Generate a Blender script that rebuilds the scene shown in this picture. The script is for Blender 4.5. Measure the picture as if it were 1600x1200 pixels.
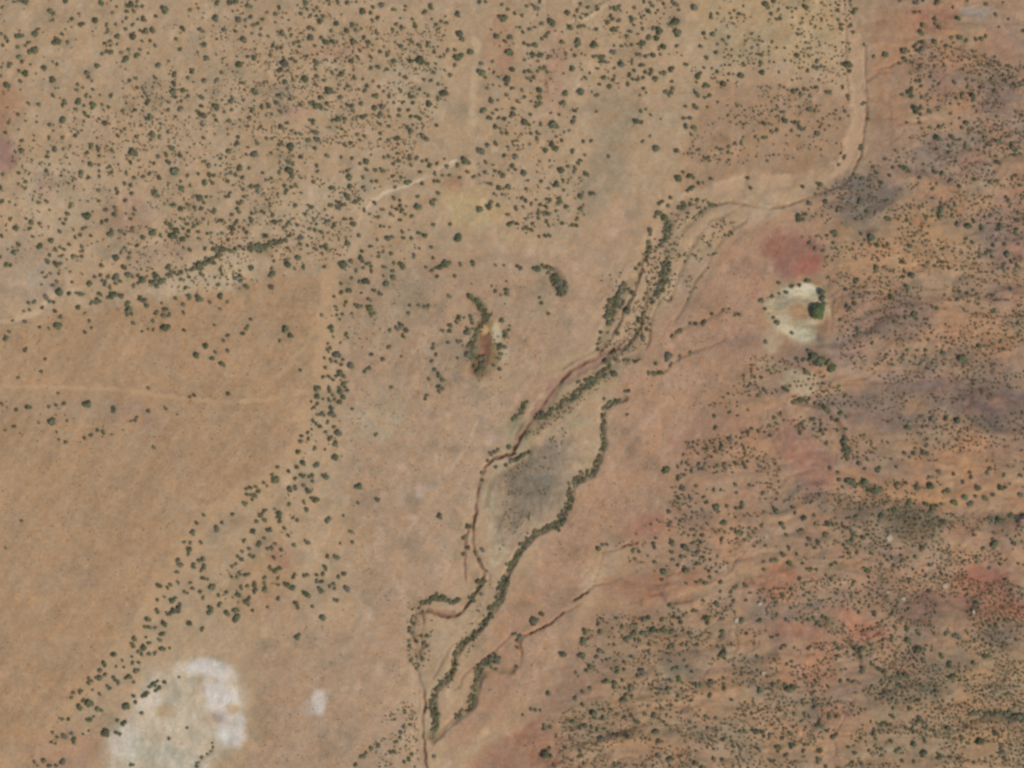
import bpy, math, random, re
import numpy as np

# ------------------------------------------------------------------ camera, sky, sun, exposure
scene = bpy.context.scene
for o in list(bpy.data.objects):
    bpy.data.objects.remove(o, do_unlink=True)
COL = scene.collection

S = 0.5                      # metres per photograph pixel (1600 x 1200 px -> 800 x 600 m)
CAM_H = 3000.0
cam_d = bpy.data.cameras.new('aerial_camera')
cam = bpy.data.objects.new('aerial_camera', cam_d)
COL.objects.link(cam)
cam.location = (0, 0, CAM_H)
cam.rotation_euler = (0, 0, 0)
cam_d.sensor_width = 36.0
cam_d.lens = 36.0 * CAM_H / 800.0
cam_d.clip_start = 1.0
cam_d.clip_end = 30000.0
scene.camera = cam

SUN_EL, SUN_AZ = 53.0, 122.0     # degrees; azimuth clockwise from north (+Y)
world = bpy.data.worlds.new('World')
scene.world = world
world.use_nodes = True
wn = world.node_tree
wn.nodes.clear()
w_out = wn.nodes.new('ShaderNodeOutputWorld')
w_bg = wn.nodes.new('ShaderNodeBackground')
w_sky = wn.nodes.new('ShaderNodeTexSky')
w_sky.sky_type = 'NISHITA'
w_sky.sun_disc = False
w_sky.sun_elevation = math.radians(SUN_EL)
w_sky.sun_rotation = math.radians(SUN_AZ)
w_sky.altitude = 1600
w_sky.dust_density = 2.0
w_bg.inputs['Strength'].default_value = 0.14
wn.links.new(w_sky.outputs[0], w_bg.inputs[0])
wn.links.new(w_bg.outputs[0], w_out.inputs[0])

sun_d = bpy.data.lights.new('sun', 'SUN')
sun_d.energy = 3.15
sun_d.angle = math.radians(0.55)
sun_d.color = (1.0, 0.95, 0.88)
sun = bpy.data.objects.new('sun', sun_d)
COL.objects.link(sun)
az, el = math.radians(SUN_AZ), math.radians(SUN_EL)
import mathutils
sdir = mathutils.Vector((math.sin(az) * math.cos(el), math.cos(az) * math.cos(el), math.sin(el)))
sun.rotation_euler = sdir.to_track_quat('Z', 'Y').to_euler()
sun.location = sdir * 900

scene.view_settings.view_transform = 'Standard'
scene.view_settings.look = 'None'
scene.view_settings.exposure = 0.0
scene.view_settings.gamma = 1.0
scene.cycles.pixel_filter_type = 'BLACKMAN_HARRIS'
scene.cycles.filter_width = 2.7
scene.cycles.max_bounces = 4
scene.cycles.diffuse_bounces = 3

# light reaching the ground, per channel: display-linear colour / albedo
K = np.array([1.06, 1.14, 1.31])
def lin(c):
    c = np.asarray(c, float) / 255.0
    return np.where(c <= 0.04045, c / 12.92, ((c + 0.055) / 1.055) ** 2.4)

# ------------------------------------------------------------------ noise
def vnoise(x, y, seed):
    """smooth value noise in -1..1 on arrays"""
    rs = np.random.RandomState(seed)
    tab = rs.rand(256, 256) * 2 - 1
    xi = np.floor(x).astype(np.int64); yi = np.floor(y).astype(np.int64)
    fx = x - xi; fy = y - yi
    fx = fx * fx * fx * (fx * (fx * 6 - 15) + 10); fy = fy * fy * fy * (fy * (fy * 6 - 15) + 10)
    x0 = xi & 255; x1 = (xi + 1) & 255; y0 = yi & 255; y1 = (yi + 1) & 255
    a = tab[y0, x0]; b = tab[y0, x1]; c = tab[y1, x0]; d = tab[y1, x1]
    return (a * (1 - fx) + b * fx) * (1 - fy) + (c * (1 - fx) + d * fx) * fy
def fbm(x, y, seed, octv=4, gain=0.5):
    v = 0; amp = 1; tot = 0
    for k in range(octv):
        v = v + amp * vnoise(x * 2 ** k + 17.3 * k, y * 2 ** k - 9.1 * k, seed + k)
        tot += amp; amp *= gain
    return v / tot

# ------------------------------------------------------------------ survey data (photograph pixels)
# watercourses: (bed or bank colour, colour strength, half width px, edge px, depth m, points)
WASHES = [  # thin dark lines: bank shade painted in over reddish soil
 ((178,149,121), .9, 11, 7, 1.0, [(1312,-60),(1316,0),(1330,40),(1341,80),(1342,130),(1341,180),(1338,215),(1330,243),(1317,264),(1300,277),(1278,284),(1240,281),(1180,286),(1120,299),(1085,311),(1062,322),(1038,342),(1024,375)]),
 ((178,148,119), .6, 6, 5, .5, [(1024,375),(1012,405),(1003,435),(1000,470),(988,505),(975,528),(950,550),(925,563)]),
 ((172,140,114), .4, 4, 4, .5, [(1012,400),(1022,425),(1012,470),(1008,505),(985,535),(955,555)]),
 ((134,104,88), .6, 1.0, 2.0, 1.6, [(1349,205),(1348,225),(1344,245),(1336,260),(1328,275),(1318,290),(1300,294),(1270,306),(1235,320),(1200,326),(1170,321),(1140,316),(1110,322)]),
 ((140,112,94), .4, 1.2, 2, .8, [(1318,10),(1322,40),(1320,80),(1325,140),(1326,160)]),
 ((146,112,95), .35, 1.3, 2, .9, [(1352,70),(1350,110),(1354,150),(1352,190),(1349,205)]),
 ((170,136,110), .45, 4, 3, .3, [(1320,300),(1280,322),(1235,340),(1200,345),(1160,360),(1130,390),(1110,420),(1090,460)]),
 ((152,120,104), .75, 8, 6, 1.2, [(972,540),(945,553),(925,566),(900,578),(882,590),(868,606),(853,628),(838,648)]),
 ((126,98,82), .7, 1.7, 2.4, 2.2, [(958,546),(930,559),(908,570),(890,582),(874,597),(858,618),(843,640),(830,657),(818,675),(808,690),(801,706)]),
 ((160,122,105), .6, 2.4, 2, 1.0, [(838,655),(826,672),(812,684),(804,700)]),
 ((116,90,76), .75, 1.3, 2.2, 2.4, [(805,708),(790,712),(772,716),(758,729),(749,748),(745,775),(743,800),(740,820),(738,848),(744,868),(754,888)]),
 ((140,102,86), .7, 1.2, 1.8, 1.0, [(736,818),(729,833),(727,850),(726,885),(727,915)]),
 ((185,160,135), .7, 2.5, 2, .6, [(748,868),(756,880),(762,892),(762,905)]),
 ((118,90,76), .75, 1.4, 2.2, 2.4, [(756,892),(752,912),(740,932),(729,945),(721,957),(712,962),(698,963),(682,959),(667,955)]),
 ((136,96,80), .75, 3.6, 2.5, .4, [(672,953),(685,957),(700,957),(708,957)]),
 ((168,140,115), .7, 3.5, 3, 1.0, [(667,955),(655,952),(646,962),(643,982),(647,1005),(652,1022)]),
 ((122,92,74), .7, 1.4, 2, 1.2, [(659,955),(662,970),(657,990),(660,1005),(655,1022)]),
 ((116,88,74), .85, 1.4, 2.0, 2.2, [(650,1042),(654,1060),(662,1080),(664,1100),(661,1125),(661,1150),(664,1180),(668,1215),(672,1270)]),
 ((176,150,124), .6, 6, 4, .8, [(650,1045),(651,1070),(652,1090),(648,1120),(652,1160),(655,1215)]),
 ((126,114,90), .55, 3.5, 5, 2.2, [(975,622),(956,629),(943,640),(942,660),(940,680),(945,696),(937,710),(932,725),(925,740),(910,747),(893,757),(892,778),(884,796),(876,815),(858,824),(838,832),(822,848),(808,866),(798,884),(788,905),(782,935),(768,955),(750,980),(722,1005),(712,1020),(709,1045),(695,1066),(678,1078),(676,1105),(680,1130),(672,1150)]),
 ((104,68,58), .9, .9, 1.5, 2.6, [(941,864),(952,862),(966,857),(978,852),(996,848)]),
 ((175,135,108), .5, 1.6, 2, .5, [(941,865),(936,885),(932,900),(925,912)]),
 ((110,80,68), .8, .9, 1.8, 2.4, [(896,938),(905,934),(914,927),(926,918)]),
 ((150,104,86), .6, 1.4, 2, 1.2, [(924,914),(940,912),(956,911),(970,904)]),
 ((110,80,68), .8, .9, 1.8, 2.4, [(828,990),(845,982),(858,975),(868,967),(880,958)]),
 ((150,108,90), .6, 1.5, 2, 1.2, [(880,958),(892,953),(905,945)]),
 ((138,98,82), .6, 1.6, 2, 1.4, [(828,990),(816,994),(811,1004),(816,1020),(812,1040),(800,1048)]),
 ((128,112,88), .5, 3.5, 5, 1.6, [(800,1048),(782,1046),(765,1052),(750,1056),(745,1072),(740,1092),(736,1105),(720,1116),(708,1128),(694,1140),(676,1158)]),
 ((145,102,86), .6, 1.3, 2, 1.1, [(1005,904),(1015,930),(1030,927)]),
 ((148,106,90), .5, 1.3, 2, 1.0, [(1030,930),(1042,940),(1062,942),(1080,938)]),
 ((150,118,100), .45, 2, 3, .9, [(1130,530),(1110,540),(1085,548),(1060,560),(1045,575),(1020,585)]),
 ((150,118,100), .35, 2, 3, .8, [(1155,488),(1130,484),(1102,500),(1080,505),(1060,515),(1048,528)]),
 ((155,110,92), .5, 1.3, 2, 1.0, [(1368,110),(1375,108),(1390,104),(1398,99),(1408,97)]),
 ((150,110,92), .4, 1.3, 2, .8, [(1352,186),(1375,184),(1402,186),(1420,192),(1445,192)]),
 ((152,112,94), .35, 1.3, 2, .8, [(1355,125),(1372,113),(1395,113)]),
 ((192,166,138), .75, 3.2, 3, .3, [(-60,512),(0,503),(20,502),(40,495),(65,486),(76,473),(86,463)]),
 ((186,162,134), .55, 3, 3, .3, [(86,463),(110,455),(140,450)]),
 ((188,162,134), .6, 2.6, 3, .2, [(172,420),(176,402),(182,394),(200,388),(228,382),(255,374)]),
 ((180,157,130), .6, 9, 9, .2, [(612,300),(590,318),(572,345),(556,378),(535,410)]),
 ((196,174,148), .9, 2.6, 2.5, .3, [(560,345),(580,318),(600,302),(625,294),(650,284),(668,275),(690,262),(712,253)]),
 ((190,168,136), .7, 2.4, 2.5, .2, [(888,34),(910,33),(925,28),(938,15),(948,8),(956,-10)]),
 ((184,162,134), .5, 2, 2.5, .15, [(830,190),(840,182),(856,179)]),
 ((184,164,132), .75, 3.5, 4, .05, [(742,60),(747,80),(742,110),(738,150),(740,195)]),
 ((182,152,117), .75, 2.3, 3, .05, [(-60,600),(0,603),(120,606),(200,610),(265,620),(350,629),(420,625),(478,612)]),
 ((180,150,116), .6, 2.5, 4, .05, [(395,625),(440,585),(470,550),(495,510),(508,470),(515,430)]),
 ((178,148,114), .45, 2, 4, .05, [(200,880),(240,840),(290,780),(330,730),(380,680)]),
 ((180,149,115), .75, 9, 8, .05, [(520,420),(512,470),(507,540),(495,600),(480,650),(460,700),(430,735),(380,770),(320,810),(285,860),(255,910),(235,960),(200,1010),(150,1060),(95,1120),(55,1200),(20,1260)]),
 ((186,160,132), .6, 2, 3, .1, [(705,735),(715,720),(735,690),(745,660)]),
 ((184,158,130), .5, 2, 3, .1, [(640,830),(660,800),(690,760)]),
 ((180,152,122), .35, 2.0, 4, .1, [(60,440),(80,420),(110,400),(150,392)]),
 ((152,126,104), .4, 4, 6, .1, [(740,405),(770,401),(800,404),(825,410)]),
 ((170,150,118), .4, 4, 5, .1, [(735,660),(790,605),(850,575),(930,550)]),
 ((132,104,86), .5, 1.8, 3, 1.4, [(1298,462),(1299,480),(1299,500),(1297,520)]),  # shade of the knoll's east bank, painted as a brown strip
 ((150,132,108), .5, 2, 3, .8, [(1240,330),(1215,320),(1190,312),(1165,318),(1140,332),(1110,345),(1090,370),(1075,395),(1060,430),(1045,470)]),
 ((148,126,104), .45, 1.4, 2.5, .8, [(1165,345),(1140,360),(1120,385),(1105,415),(1085,440),(1070,475),(1055,500)]),
 ((134,118,94), .5, 3, 4, .8, [(1105,322),(1085,340),(1062,365),(1048,395)]),
 ((128,112,90), .55, 2.5, 3, 1.0, [(1012,370),(1014,390),(1008,400),(998,415),(996,430),(990,446)]),
 ((136,120,98), .5, 2.2, 3, .8, [(880,575),(905,560),(935,545),(955,530)]),
 ((132,118,92), .55, 4, 5, .6, [(1000,556),(965,568),(945,580),(920,600),(890,622),(868,642),(845,658),(838,672)]),
 ((140,124,98), .5, 2.5, 4, .6, [(830,700),(824,720),(806,726),(792,735),(775,742),(764,760),(760,790)]),
 ((128,108,90), .6, 2.6, 3, 1.0, [(836,640),(826,652),(812,668),(806,684)]),
 ((136,122,98), .5, 3, 4, .6, [(768,948),(746,975),(730,995),(716,1006)]),
 ((134,108,90), .5, 1.2, 2, 1.0, [(757,890),(764,905),(763,925),(758,945),(742,972),(725,990),(705,1010),(690,1035),(676,1060)]),
 ((140,110,92), .4, 1.2, 2, .8, [(800,990),(775,1015),(750,1035),(728,1050),(715,1075)]),
 ((176,148,120), .5, 2.5, 3, .3, [(700,1145),(715,1130),(735,1112)]),
 ((132,118,96), .45, 4, 5, 1.0, [(905,1000),(930,985),(975,978),(1020,985),(1060,990),(1110,992),(1160,1000),(1210,1020)]),
 ((130,118,94), .45, 4, 5, 1.0, [(880,1130),(920,1135),(960,1142),(1010,1145),(1060,1140),(1110,1148),(1160,1155),(1210,1165),(1260,1150)]),
 ((132,118,96), .4, 4, 5, 1.0, [(1050,940),(1100,925),(1150,905),(1200,890),(1260,880),(1320,885),(1380,900)]),
 ((130,116,95), .4, 4, 5, 1.2, [(1370,768),(1400,800),(1440,815),(1490,812),(1540,822),(1600,845)]),
 ((130,116,95), .4, 3, 4, 1.0, [(1305,984),(1330,1010),(1345,1040),(1370,1052),(1400,1055),(1430,1065),(1480,1080)]),
 ((130,116,96), .4, 5, 6, 1.0, [(1350,330),(1400,310),(1450,318),(1480,345),(1520,360),(1560,350),(1610,362)]),
 ((130,114,96), .4, 4, 6, 1.0, [(1440,225),(1470,240),(1510,235),(1550,250),(1600,245)]),
 ((132,116,98), .4, 4, 5, 1.0, [(1345,495),(1380,480),(1430,470),(1480,462),(1540,455),(1600,440)]),
 ((178,148,114), .45, 2.5, 4, .3, [(1000,1110),(1050,1100),(1110,1090),(1160,1095),(1220,1110),(1270,1100)]),
 ((178,148,116), .45, 2.5, 4, .3, [(960,900),(1000,885),(1060,872),(1120,868),(1180,860),(1240,862)]),
 ((176,144,108), .45, 3, 4, .3, [(1310,600),(1340,590),(1400,560),(1460,545),(1530,530),(1600,520)]),
 ((112,104,84), .7, 1.0, 1.6, 1.0, [(333,1150),(334,1162),(331,1172),(325,1177),(315,1186),(308,1196),(300,1215)]),
 ((136,112,92), .6, 1.4, 2.4, 1.6, [(1012,385),(1007,400),(1000,425),(993,450),(984,470),(972,490),(965,510),(952,530),(936,552)]),
 ((128,100,86), .7, 1.3, 2.2, 1.8, [(1012,440),(1010,470),(1003,490),(1000,512),(988,530),(975,545),(968,552),(940,565)]),
 ((134,114,94), .5, 1.4, 2.4, 1.4, [(1030,470),(1020,488),(1016,510),(1014,530),(1008,545)]),
 ((138,120,98), .5, 5, 7, .5, [(985,440),(972,458),(962,480),(952,505),(945,525),(936,548)]),
 ((140,122,100), .45, 7, 7, .5, [(1068,318),(1042,345),(1040,380),(1038,410),(1036,440),(1024,470)]),
 ((140,124,98), .5, 8, 8, .3, [(960,560),(935,590),(905,612),(870,640),(840,662)]),
 ((138,118,94), .45, 9, 8, .3, [(655,950),(652,975),(655,1000),(652,1030)]),
 ((144,124,100), .4, 6, 7, .4, [(783,1032),(758,1045),(745,1060),(738,1095),(712,1125)]),
 ((140,122,96), .45, 6, 7, .3, [(742,895),(745,925),(728,940)]),
 ((146,130,106), .4, 6, 7, .2, [(800,650),(812,635),(822,625)]),
 ((128,112,92), .55, 2, 3, .8, [(790,708),(800,718),(812,712),(824,706)]),
 ((176,140,106), .4, 3, 4, .3, [(1340,1000),(1360,1012),(1390,1030),(1420,1050),(1440,1060)]),
 ((130,98,80), .5, 1.5, 2, 1.2, [(1300,985),(1320,985),(1345,1042),(1385,1045),(1420,1055)]),
 ((124,106,84), .5, 2.5, 3, 1.2, [(1240,628),(1265,632),(1290,640),(1305,655),(1318,680),(1322,715)]),
 ((176,140,104), .45, 3, 4, .2, [(1325,728),(1345,745),(1370,758),(1400,775),(1450,776),(1500,792)]),
 ((178,146,108), .4, 3, 4, .2, [(1400,850),(1450,852),(1500,850),(1540,860)]),
]
# ground patches: (colour, strength, edge px, outline)  /  ellipses (colour, strength, edge, cx, cy, rx, ry, tilt)
POLYS = [
 ((165,136,106), .95, 16, [(-900,515),(0,510),(80,492),(180,488),(300,466),(420,445),(508,434),(506,520),(492,600),(455,700),(300,822),(245,925),(140,1060),(45,1210),(-80,1400),(-900,2200)]),
 ((163,134,104), .6, 8, [(60,500),(170,478),(300,452),(420,432),(490,425),(500,440),(380,460),(260,478),(150,520)]),
 ((167,140,115), .8, 30, [(560,430),(680,400),(860,400),(940,330),(1020,300),(980,430),(900,560),(790,680),(740,780),(730,920),(650,960),(640,1240),(380,1240),(400,1010),(560,960),(540,700),(530,560)]),
 ((166,132,107), .85, 22, [(990,560),(1080,420),(1150,350),(1260,330),(1200,430),(1190,520),(1180,600),(1110,660),(1050,720),(1030,800),(930,860),(900,960),(830,1080),(700,1180),(690,1120),(760,1010),(830,880),(900,770),(950,690),(960,620)]),
 ((160,129,104), .9, 26, [(1360,-300),(2600,-300),(2600,2300),(780,2300),(760,1190),(830,1100),(880,1000),(960,900),(1020,820),(1040,720),(1120,640),(1180,560),(1200,430),(1260,320),(1350,270)]),
 ((158,128,102), .75, 20, [(1110,130),(1200,120),(1330,150),(1335,265),(1240,275),(1120,292),(1070,300),(1060,240)]),
 ((174,150,114), .7, 20, [(1080,-60),(1310,-60),(1320,60),(1270,100),(1180,90),(1100,60)]),
 ((164,130,102), .7, 12, [(1362,30),(1440,10),(1450,40),(1430,75),(1400,105),(1360,120)]),
 ((148,131,108), .75, 16, [(925,145),(985,145),(1010,180),(990,205),(985,260),(960,300),(920,340),(900,300),(930,220)]),
 ((182,167,136), .9, 9, [(1187,482),(1200,462),(1218,448),(1255,444),(1288,456),(1298,478),(1298,500),(1278,512),(1272,530),(1258,539),(1236,532),(1205,515)]),
 ((153,134,113), .85, 16, [(762,752),(790,735),(850,688),(898,655),(892,715),(868,790),(828,850),(775,880),(757,830)]),
 ((128,117,102), .85, 11, [(795,738),(848,694),(872,690),(862,745),(848,785),(815,812),(802,830),(798,790)]),
 ((172,156,128), .7, 5, [(758,762),(770,745),(776,780),(776,840),(800,860),(782,884),(764,880),(757,820)]),
 ((184,171,149), .95, 17, [(160,1260),(165,1185),(172,1150),(190,1118),(214,1080),(240,1056),(272,1036),(310,1028),(348,1034),(374,1060),(386,1096),(384,1130),(370,1160),(330,1192),(310,1260)]),
 ((132,112,84), .75, 6, [(738,468),(752,476),(768,500),(786,520),(784,560),(770,585),(750,600),(734,585),(730,540),(742,505)]),
 ((126,84,66), .7, 4, [(745,505),(756,500),(766,518),(768,545),(760,570),(752,595),(738,585),(738,560),(745,535)]),
 ((134,120,82), .7, 3, [(764,545),(776,540),(780,552),(768,562)]),
 ((158,118,100), .7, 14, [(1215,640),(1242,650),(1270,680),(1298,720),(1304,762),(1280,775),(1255,770),(1240,740),(1225,700)]),
 ((158,116,95), .6, 12, [(735,1185),(790,1148),(850,1130),(910,1160),(880,1240),(720,1240)]),
 ((164,112,90), .6, 8, [(800,1155),(830,1128),(850,1112),(850,1122),(820,1150)]),
 ((172,140,112), .6, 16, [(840,1010),(930,930),(980,940),(900,1020),(850,1110),(780,1140),(760,1120)]),
 ((172,146,116), .7, 6, [(690,1085),(725,1060),(738,1060),(735,1085),(712,1112),(692,1128)]),
 ((155,133,104), .55, 34, [(1290,1260),(1330,1140),(1420,1050),(1500,1010),(1760,1000),(1760,1260)]),
 ((157,132,103), .45, 30, [(860,1200),(900,1080),(960,980),(1120,970),(1230,1040),(1290,1120),(1280,1240),(860,1240)]),
 ((164,136,104), .45, 24, [(1290,380),(1330,340),(1460,330),(1560,400),(1480,470),(1340,460)]),
 ((160,137,116), .7, 10, [(200,408),(230,388),(290,378),(310,388),(280,402),(240,410),(210,424)]),
 ((180,160,132), .75, 14, [(225,455),(330,400),(400,392),(420,420),(360,450),(260,470)]),
 ((166,132,98), .5, 16, [(380,880),(430,840),(470,880),(420,960),(360,950)]),
]
ELL = [
 ((166,124,90),.7,14, 2,168,26,40,0), ((150,112,104),.7,10, 4,245,22,26,0), ((156,120,112),.4,10,72,288,18,18,0),
 ((160,140,120),.6,20,40,420,50,50,0), ((182,158,112),.75,14,738,325,46,28,.2), ((168,126,92),.5,8,712,290,14,10,0),
 ((156,138,114),.6,16,620,480,34,60,.3), ((158,142,118),.4,14,600,640,40,50,0), ((164,138,112),.5,14,575,580,30,20,0),
 ((176,156,128),.5,16,590,660,40,24,0), ((150,120,104),.4,10,200,335,40,30,0), ((170,124,104),.5,8,460,182,18,8,0), ((164,130,108),.5,10,520,80,40,10,0),
 ((170,134,108),.5,12,780,70,24,40,0), ((168,128,104),.5,14,870,110,16,60,0), ((160,146,112),.4,6,876,122,10,8,0),
 ((172,122,100),.4,8,790,95,12,20,0), ((150,138,118),.4,10,1150,70,40,30,0),((166,146,118),.5,10,1040,190,40,16,.1),
 ((150,134,116),.5,10,1090,420,18,40,.4), ((158,140,108),.4,6,1100,385,14,10,0),
 ((148,106,92),.92,9,1237,398,46,34,.15), ((160,104,88),.6,6,1262,415,14,14,0), ((164,118,98),.5,8,1230,362,30,10,0),
 ((208,198,172),.9,4,1250,456,28,9,0), ((176,160,130),.7,8,1300,540,20,8,0), ((182,168,138),.6,7,1205,530,16,20,.5), ((150,134,112),.5,4,1232,472,20,5,0), ((174,140,100),.8,5,1252,490,24,12,.1), ((204,190,158),.85,4,1238,520,28,9,.3), ((164,132,98),.7,3,1262,498,20,3,.1), ((168,136,102),.6,3,1235,487,24,3,0),
 ((140,116,94),.6,4,1282,530,5,14,0), ((168,152,126),.8,6,1252,596,30,16,.2), ((176,160,134),.7,4,1255,608,16,8,0), ((162,146,118),.6,8,1215,570,20,12,0),
 ((150,124,108),.6,8,1210,610,20,10,0),
 ((128,112,102),.85,14,1345,308,62,32,-.1), ((136,118,106),.65,18,1420,262,60,20,0), ((140,120,108),.6,16,1500,250,60,36,0),
 ((148,122,110),.6,14,1560,190,44,40,0), ((146,120,108),.5,10,1480,120,36,20,0), ((150,122,108),.6,10,1570,80,30,50,0),
 ((160,146,132),.8,6,1527,18,22,9,0), ((168,150,136),.6,4,1450,53,14,4,0), ((160,112,92),.6,10,1450,26,30,16,0), ((166,112,86),.5,8,1480,10,20,20,0),
 ((172,132,96),.7,6,1495,170,14,16,0), ((172,140,108),.6,8,1550,285,30,14,0),
 ((128,108,100),.85,14,1400,492,58,32,-.3), ((130,108,98),.65,12,1395,520,26,18,0), ((142,120,110),.65,16,1332,500,24,70,.3),
 ((148,124,112),.6,16,1350,560,50,20,0), ((128,110,101),.85,14,1390,640,64,36,.1), ((132,112,104),.75,16,1480,612,64,26,0), ((128,108,100),.85,14,1560,640,64,36,0),
 ((130,108,96),.6,12,1530,655,30,16,.2), ((150,120,108),.6,12,1570,360,36,60,0), ((144,118,106),.6,10,1560,460,26,20,0), ((140,120,106),.6,12,1460,560,60,14,-.1),
 ((176,138,98),.75,14,1430,380,70,34,0), ((174,138,102),.6,12,1360,410,50,30,0), ((172,132,98),.7,14,1500,520,56,20,-.1), ((176,134,94),.6,10,1560,540,34,20,0),
 ((168,130,92),.7,8,1432,636,18,14,0), ((174,132,94),.75,12,1520,716,80,20,-.05), ((172,134,96),.7,14,1480,770,80,18,-.05), ((170,130,92),.6,14,1380,760,30,12,0),
 ((128,110,98),.7,12,1330,800,50,16,.15), ((118,106,90),.85,12,1425,815,48,30,.2), ((136,112,100),.6,10,1510,806,34,10,.1), ((128,104,90),.7,10,1560,820,34,16,.1),
 ((140,94,78),.6,8,1500,825,20,14,0), ((112,98,82),.6,6,1560,812,18,12,0),
 ((160,108,90),.8,14,1010,824,40,16,-.35), ((164,114,92),.6,10,1035,818,20,10,0), ((166,116,92),.6,12,1010,925,60,20,.1), ((168,112,86),.5,10,1020,905,16,10,0),
 ((162,110,88),.6,10,1215,892,24,12,0), ((150,96,80),.8,14,1535,925,46,38,.2), ((166,100,80),.6,8,1590,950,24,14,.3), ((156,104,86),.6,12,1460,940,30,20,0),
 ((164,110,88),.6,10,1330,962,34,16,.55), ((170,112,90),.65,8,1368,985,18,14,.3), ((152,106,88),.75,12,1245,985,40,18,.1), ((160,104,84),.6,8,1330,995,26,10,-.2),
 ((166,114,88),.6,12,1280,1040,24,40,.1), ((162,112,90),.5,10,1300,1110,26,16,.3), ((160,108,86),.6,8,1405,1045,26,8,.5), ((164,112,90),.5,10,1240,1060,30,14,0),
 ((168,118,92),.6,12,1210,910,30,30,0), ((134,117,98),.8,12,1062,1032,38,22,.1), ((132,116,98),.6,10,1080,1050,20,12,0), ((140,116,96),.6,10,1105,1075,8,20,0),
 ((146,122,98),.6,6,1160,1050,5,24,0), ((118,108,92),.6,8,1350,1015,20,12,0), ((122,110,94),.5,8,1280,970,24,8,.2), ((134,112,98),.6,14,1450,950,50,20,0),
 ((130,110,96),.55,12,1570,1000,36,24,0), ((140,122,100),.5,14,1400,1080,60,24,0), ((132,114,94),.5,10,1255,1098,12,14,0), ((124,114,96),.6,8,1570,1120,40,8,.1),
 ((176,138,98),.6,12,1500,1100,80,10,-.05), ((172,132,96),.6,12,1120,1000,40,6,0), ((176,138,102),.5,12,1220,1150,50,20,0), ((172,130,96),.5,12,1050,900,40,16,0),
 ((206,198,190),.9,8,326,1046,36,13,.1), ((204,196,190),.85,9,346,1090,30,22,.3), ((202,196,190),.8,8,360,1132,20,30,-.2), ((196,188,176),.7,9,196,1160,20,26,0), ((200,190,178),.5,10,230,1090,20,10,-.6),
 ((176,150,116),.7,5,258,1112,13,12,0), ((180,154,114),.7,4,366,1106,11,8,0), ((172,158,136),.6,8,290,1072,30,18,0), ((184,176,156),.6,8,240,1180,50,18,0),
 ((196,184,176),.95,6,500,1098,12,18,0), ((182,164,150),.6,4,512,1080,5,8,.3), ((178,162,148),.5,4,485,1105,12,12,0), ((180,158,144),.75,3,655,768,7,10,-.6), ((180,160,144),.6,3,668,762,9,4,-.3), ((180,158,146),.7,2.5,643,808,6,4,0),
 ((176,156,130),.5,3,683,750,3,14,0), ((178,158,134),.7,2.5,538,1077,6,5,0), ((178,158,138),.7,2.5,558,1073,5,5,0), ((176,156,136),.5,3,533,1146,3,10,0),((172,152,134),.4,3,445,1108,16,10,0),
 ((202,164,120),.95,2.5,757,519,9,8,0), ((186,172,140),.85,2.5,773,533,5,10,-.2), ((176,120,92),.7,2.5,748,553,4,10,.4), ((150,130,92),.5,4,770,515,8,14,0),
 ((184,160,130),.9,3,771,722,6,5,0), ((180,156,126),.8,2.5,651,1034,6,6,0), ((176,150,124),.7,4,650,1068,6,8,0), ((182,166,140),.8,3,706,1136,7,4,-.3), ((168,138,92),.6,5,872,625,9,7,-.4),
 ((160,146,116),.5,6,870,600,16,8,-.6), ((166,150,116),.5,8,900,660,16,10,0), ((120,112,84),.7,4,675,1144,9,9,0), ((148,140,112),.5,8,810,680,24,30,0),
 ((176,158,132),.5,14,300,440,40,12,-.2), ((178,158,132),.5,14,470,330,60,40,-.4), ((176,156,130),.4,16,100,300,70,60,0), ((178,158,130),.45,14,560,300,40,30,0), ((178,160,132),.4,14,650,130,50,50,0),
 ((112,106,82),.7,5,736,548,7,18,0), ((118,108,84),.7,4,752,484,7,14,-.3), ((116,110,84),.6,4,752,578,8,8,0), ((192,180,152),.85,3,777,524,7,20,.1), ((176,162,134),.7,5,784,552,8,18,0), ((112,104,84),.6,5,872,442,9,18,-.2),
 ((134,112,104),.55,14,1440,590,70,18,0), ((138,116,108),.5,14,1300,640,30,24,0), ((148,122,112),.5,14,1250,560,40,16,0), ((136,116,106),.5,14,1560,140,40,24,0),
 ((156,92,80),.5,7,1262,418,16,12,.3), ((186,160,146),.6,4,762,690,6,10,.3), ((150,104,90),.4,14,1250,700,60,20,.4), ((164,120,100),.6,12,1175,440,10,30,0),
 ((158,142,116),.35,16,880,620,50,16,-.7), ((132,126,106),.5,5,839,420,8,8,0), ((150,138,112),.4,8,848,465,10,24,0), ((154,138,112),.35,8,960,490,14,40,.3),
 ((176,150,130),.5,5,1113,535,6,4,0), ((150,118,106),.4,16,1150,530,40,20,0), ((162,122,104),.4,14,1080,690,40,20,0), ((164,120,100),.4,10,1130,660,40,14,0),
 ((160,140,118),.4,14,180,640,120,12,.05), ((166,128,102),.35,14,220,650,40,20,0), ((146,128,110),.45,10,700,560,30,40,0), ((170,136,112),.4,14,430,950,40,24,0),
 ((166,126,104),.5,10,440,870,20,20,0), ((170,128,104),.35,10,340,1120,20,10,0), ((166,126,100),.4,14,100,1170,60,30,0),
]
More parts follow.
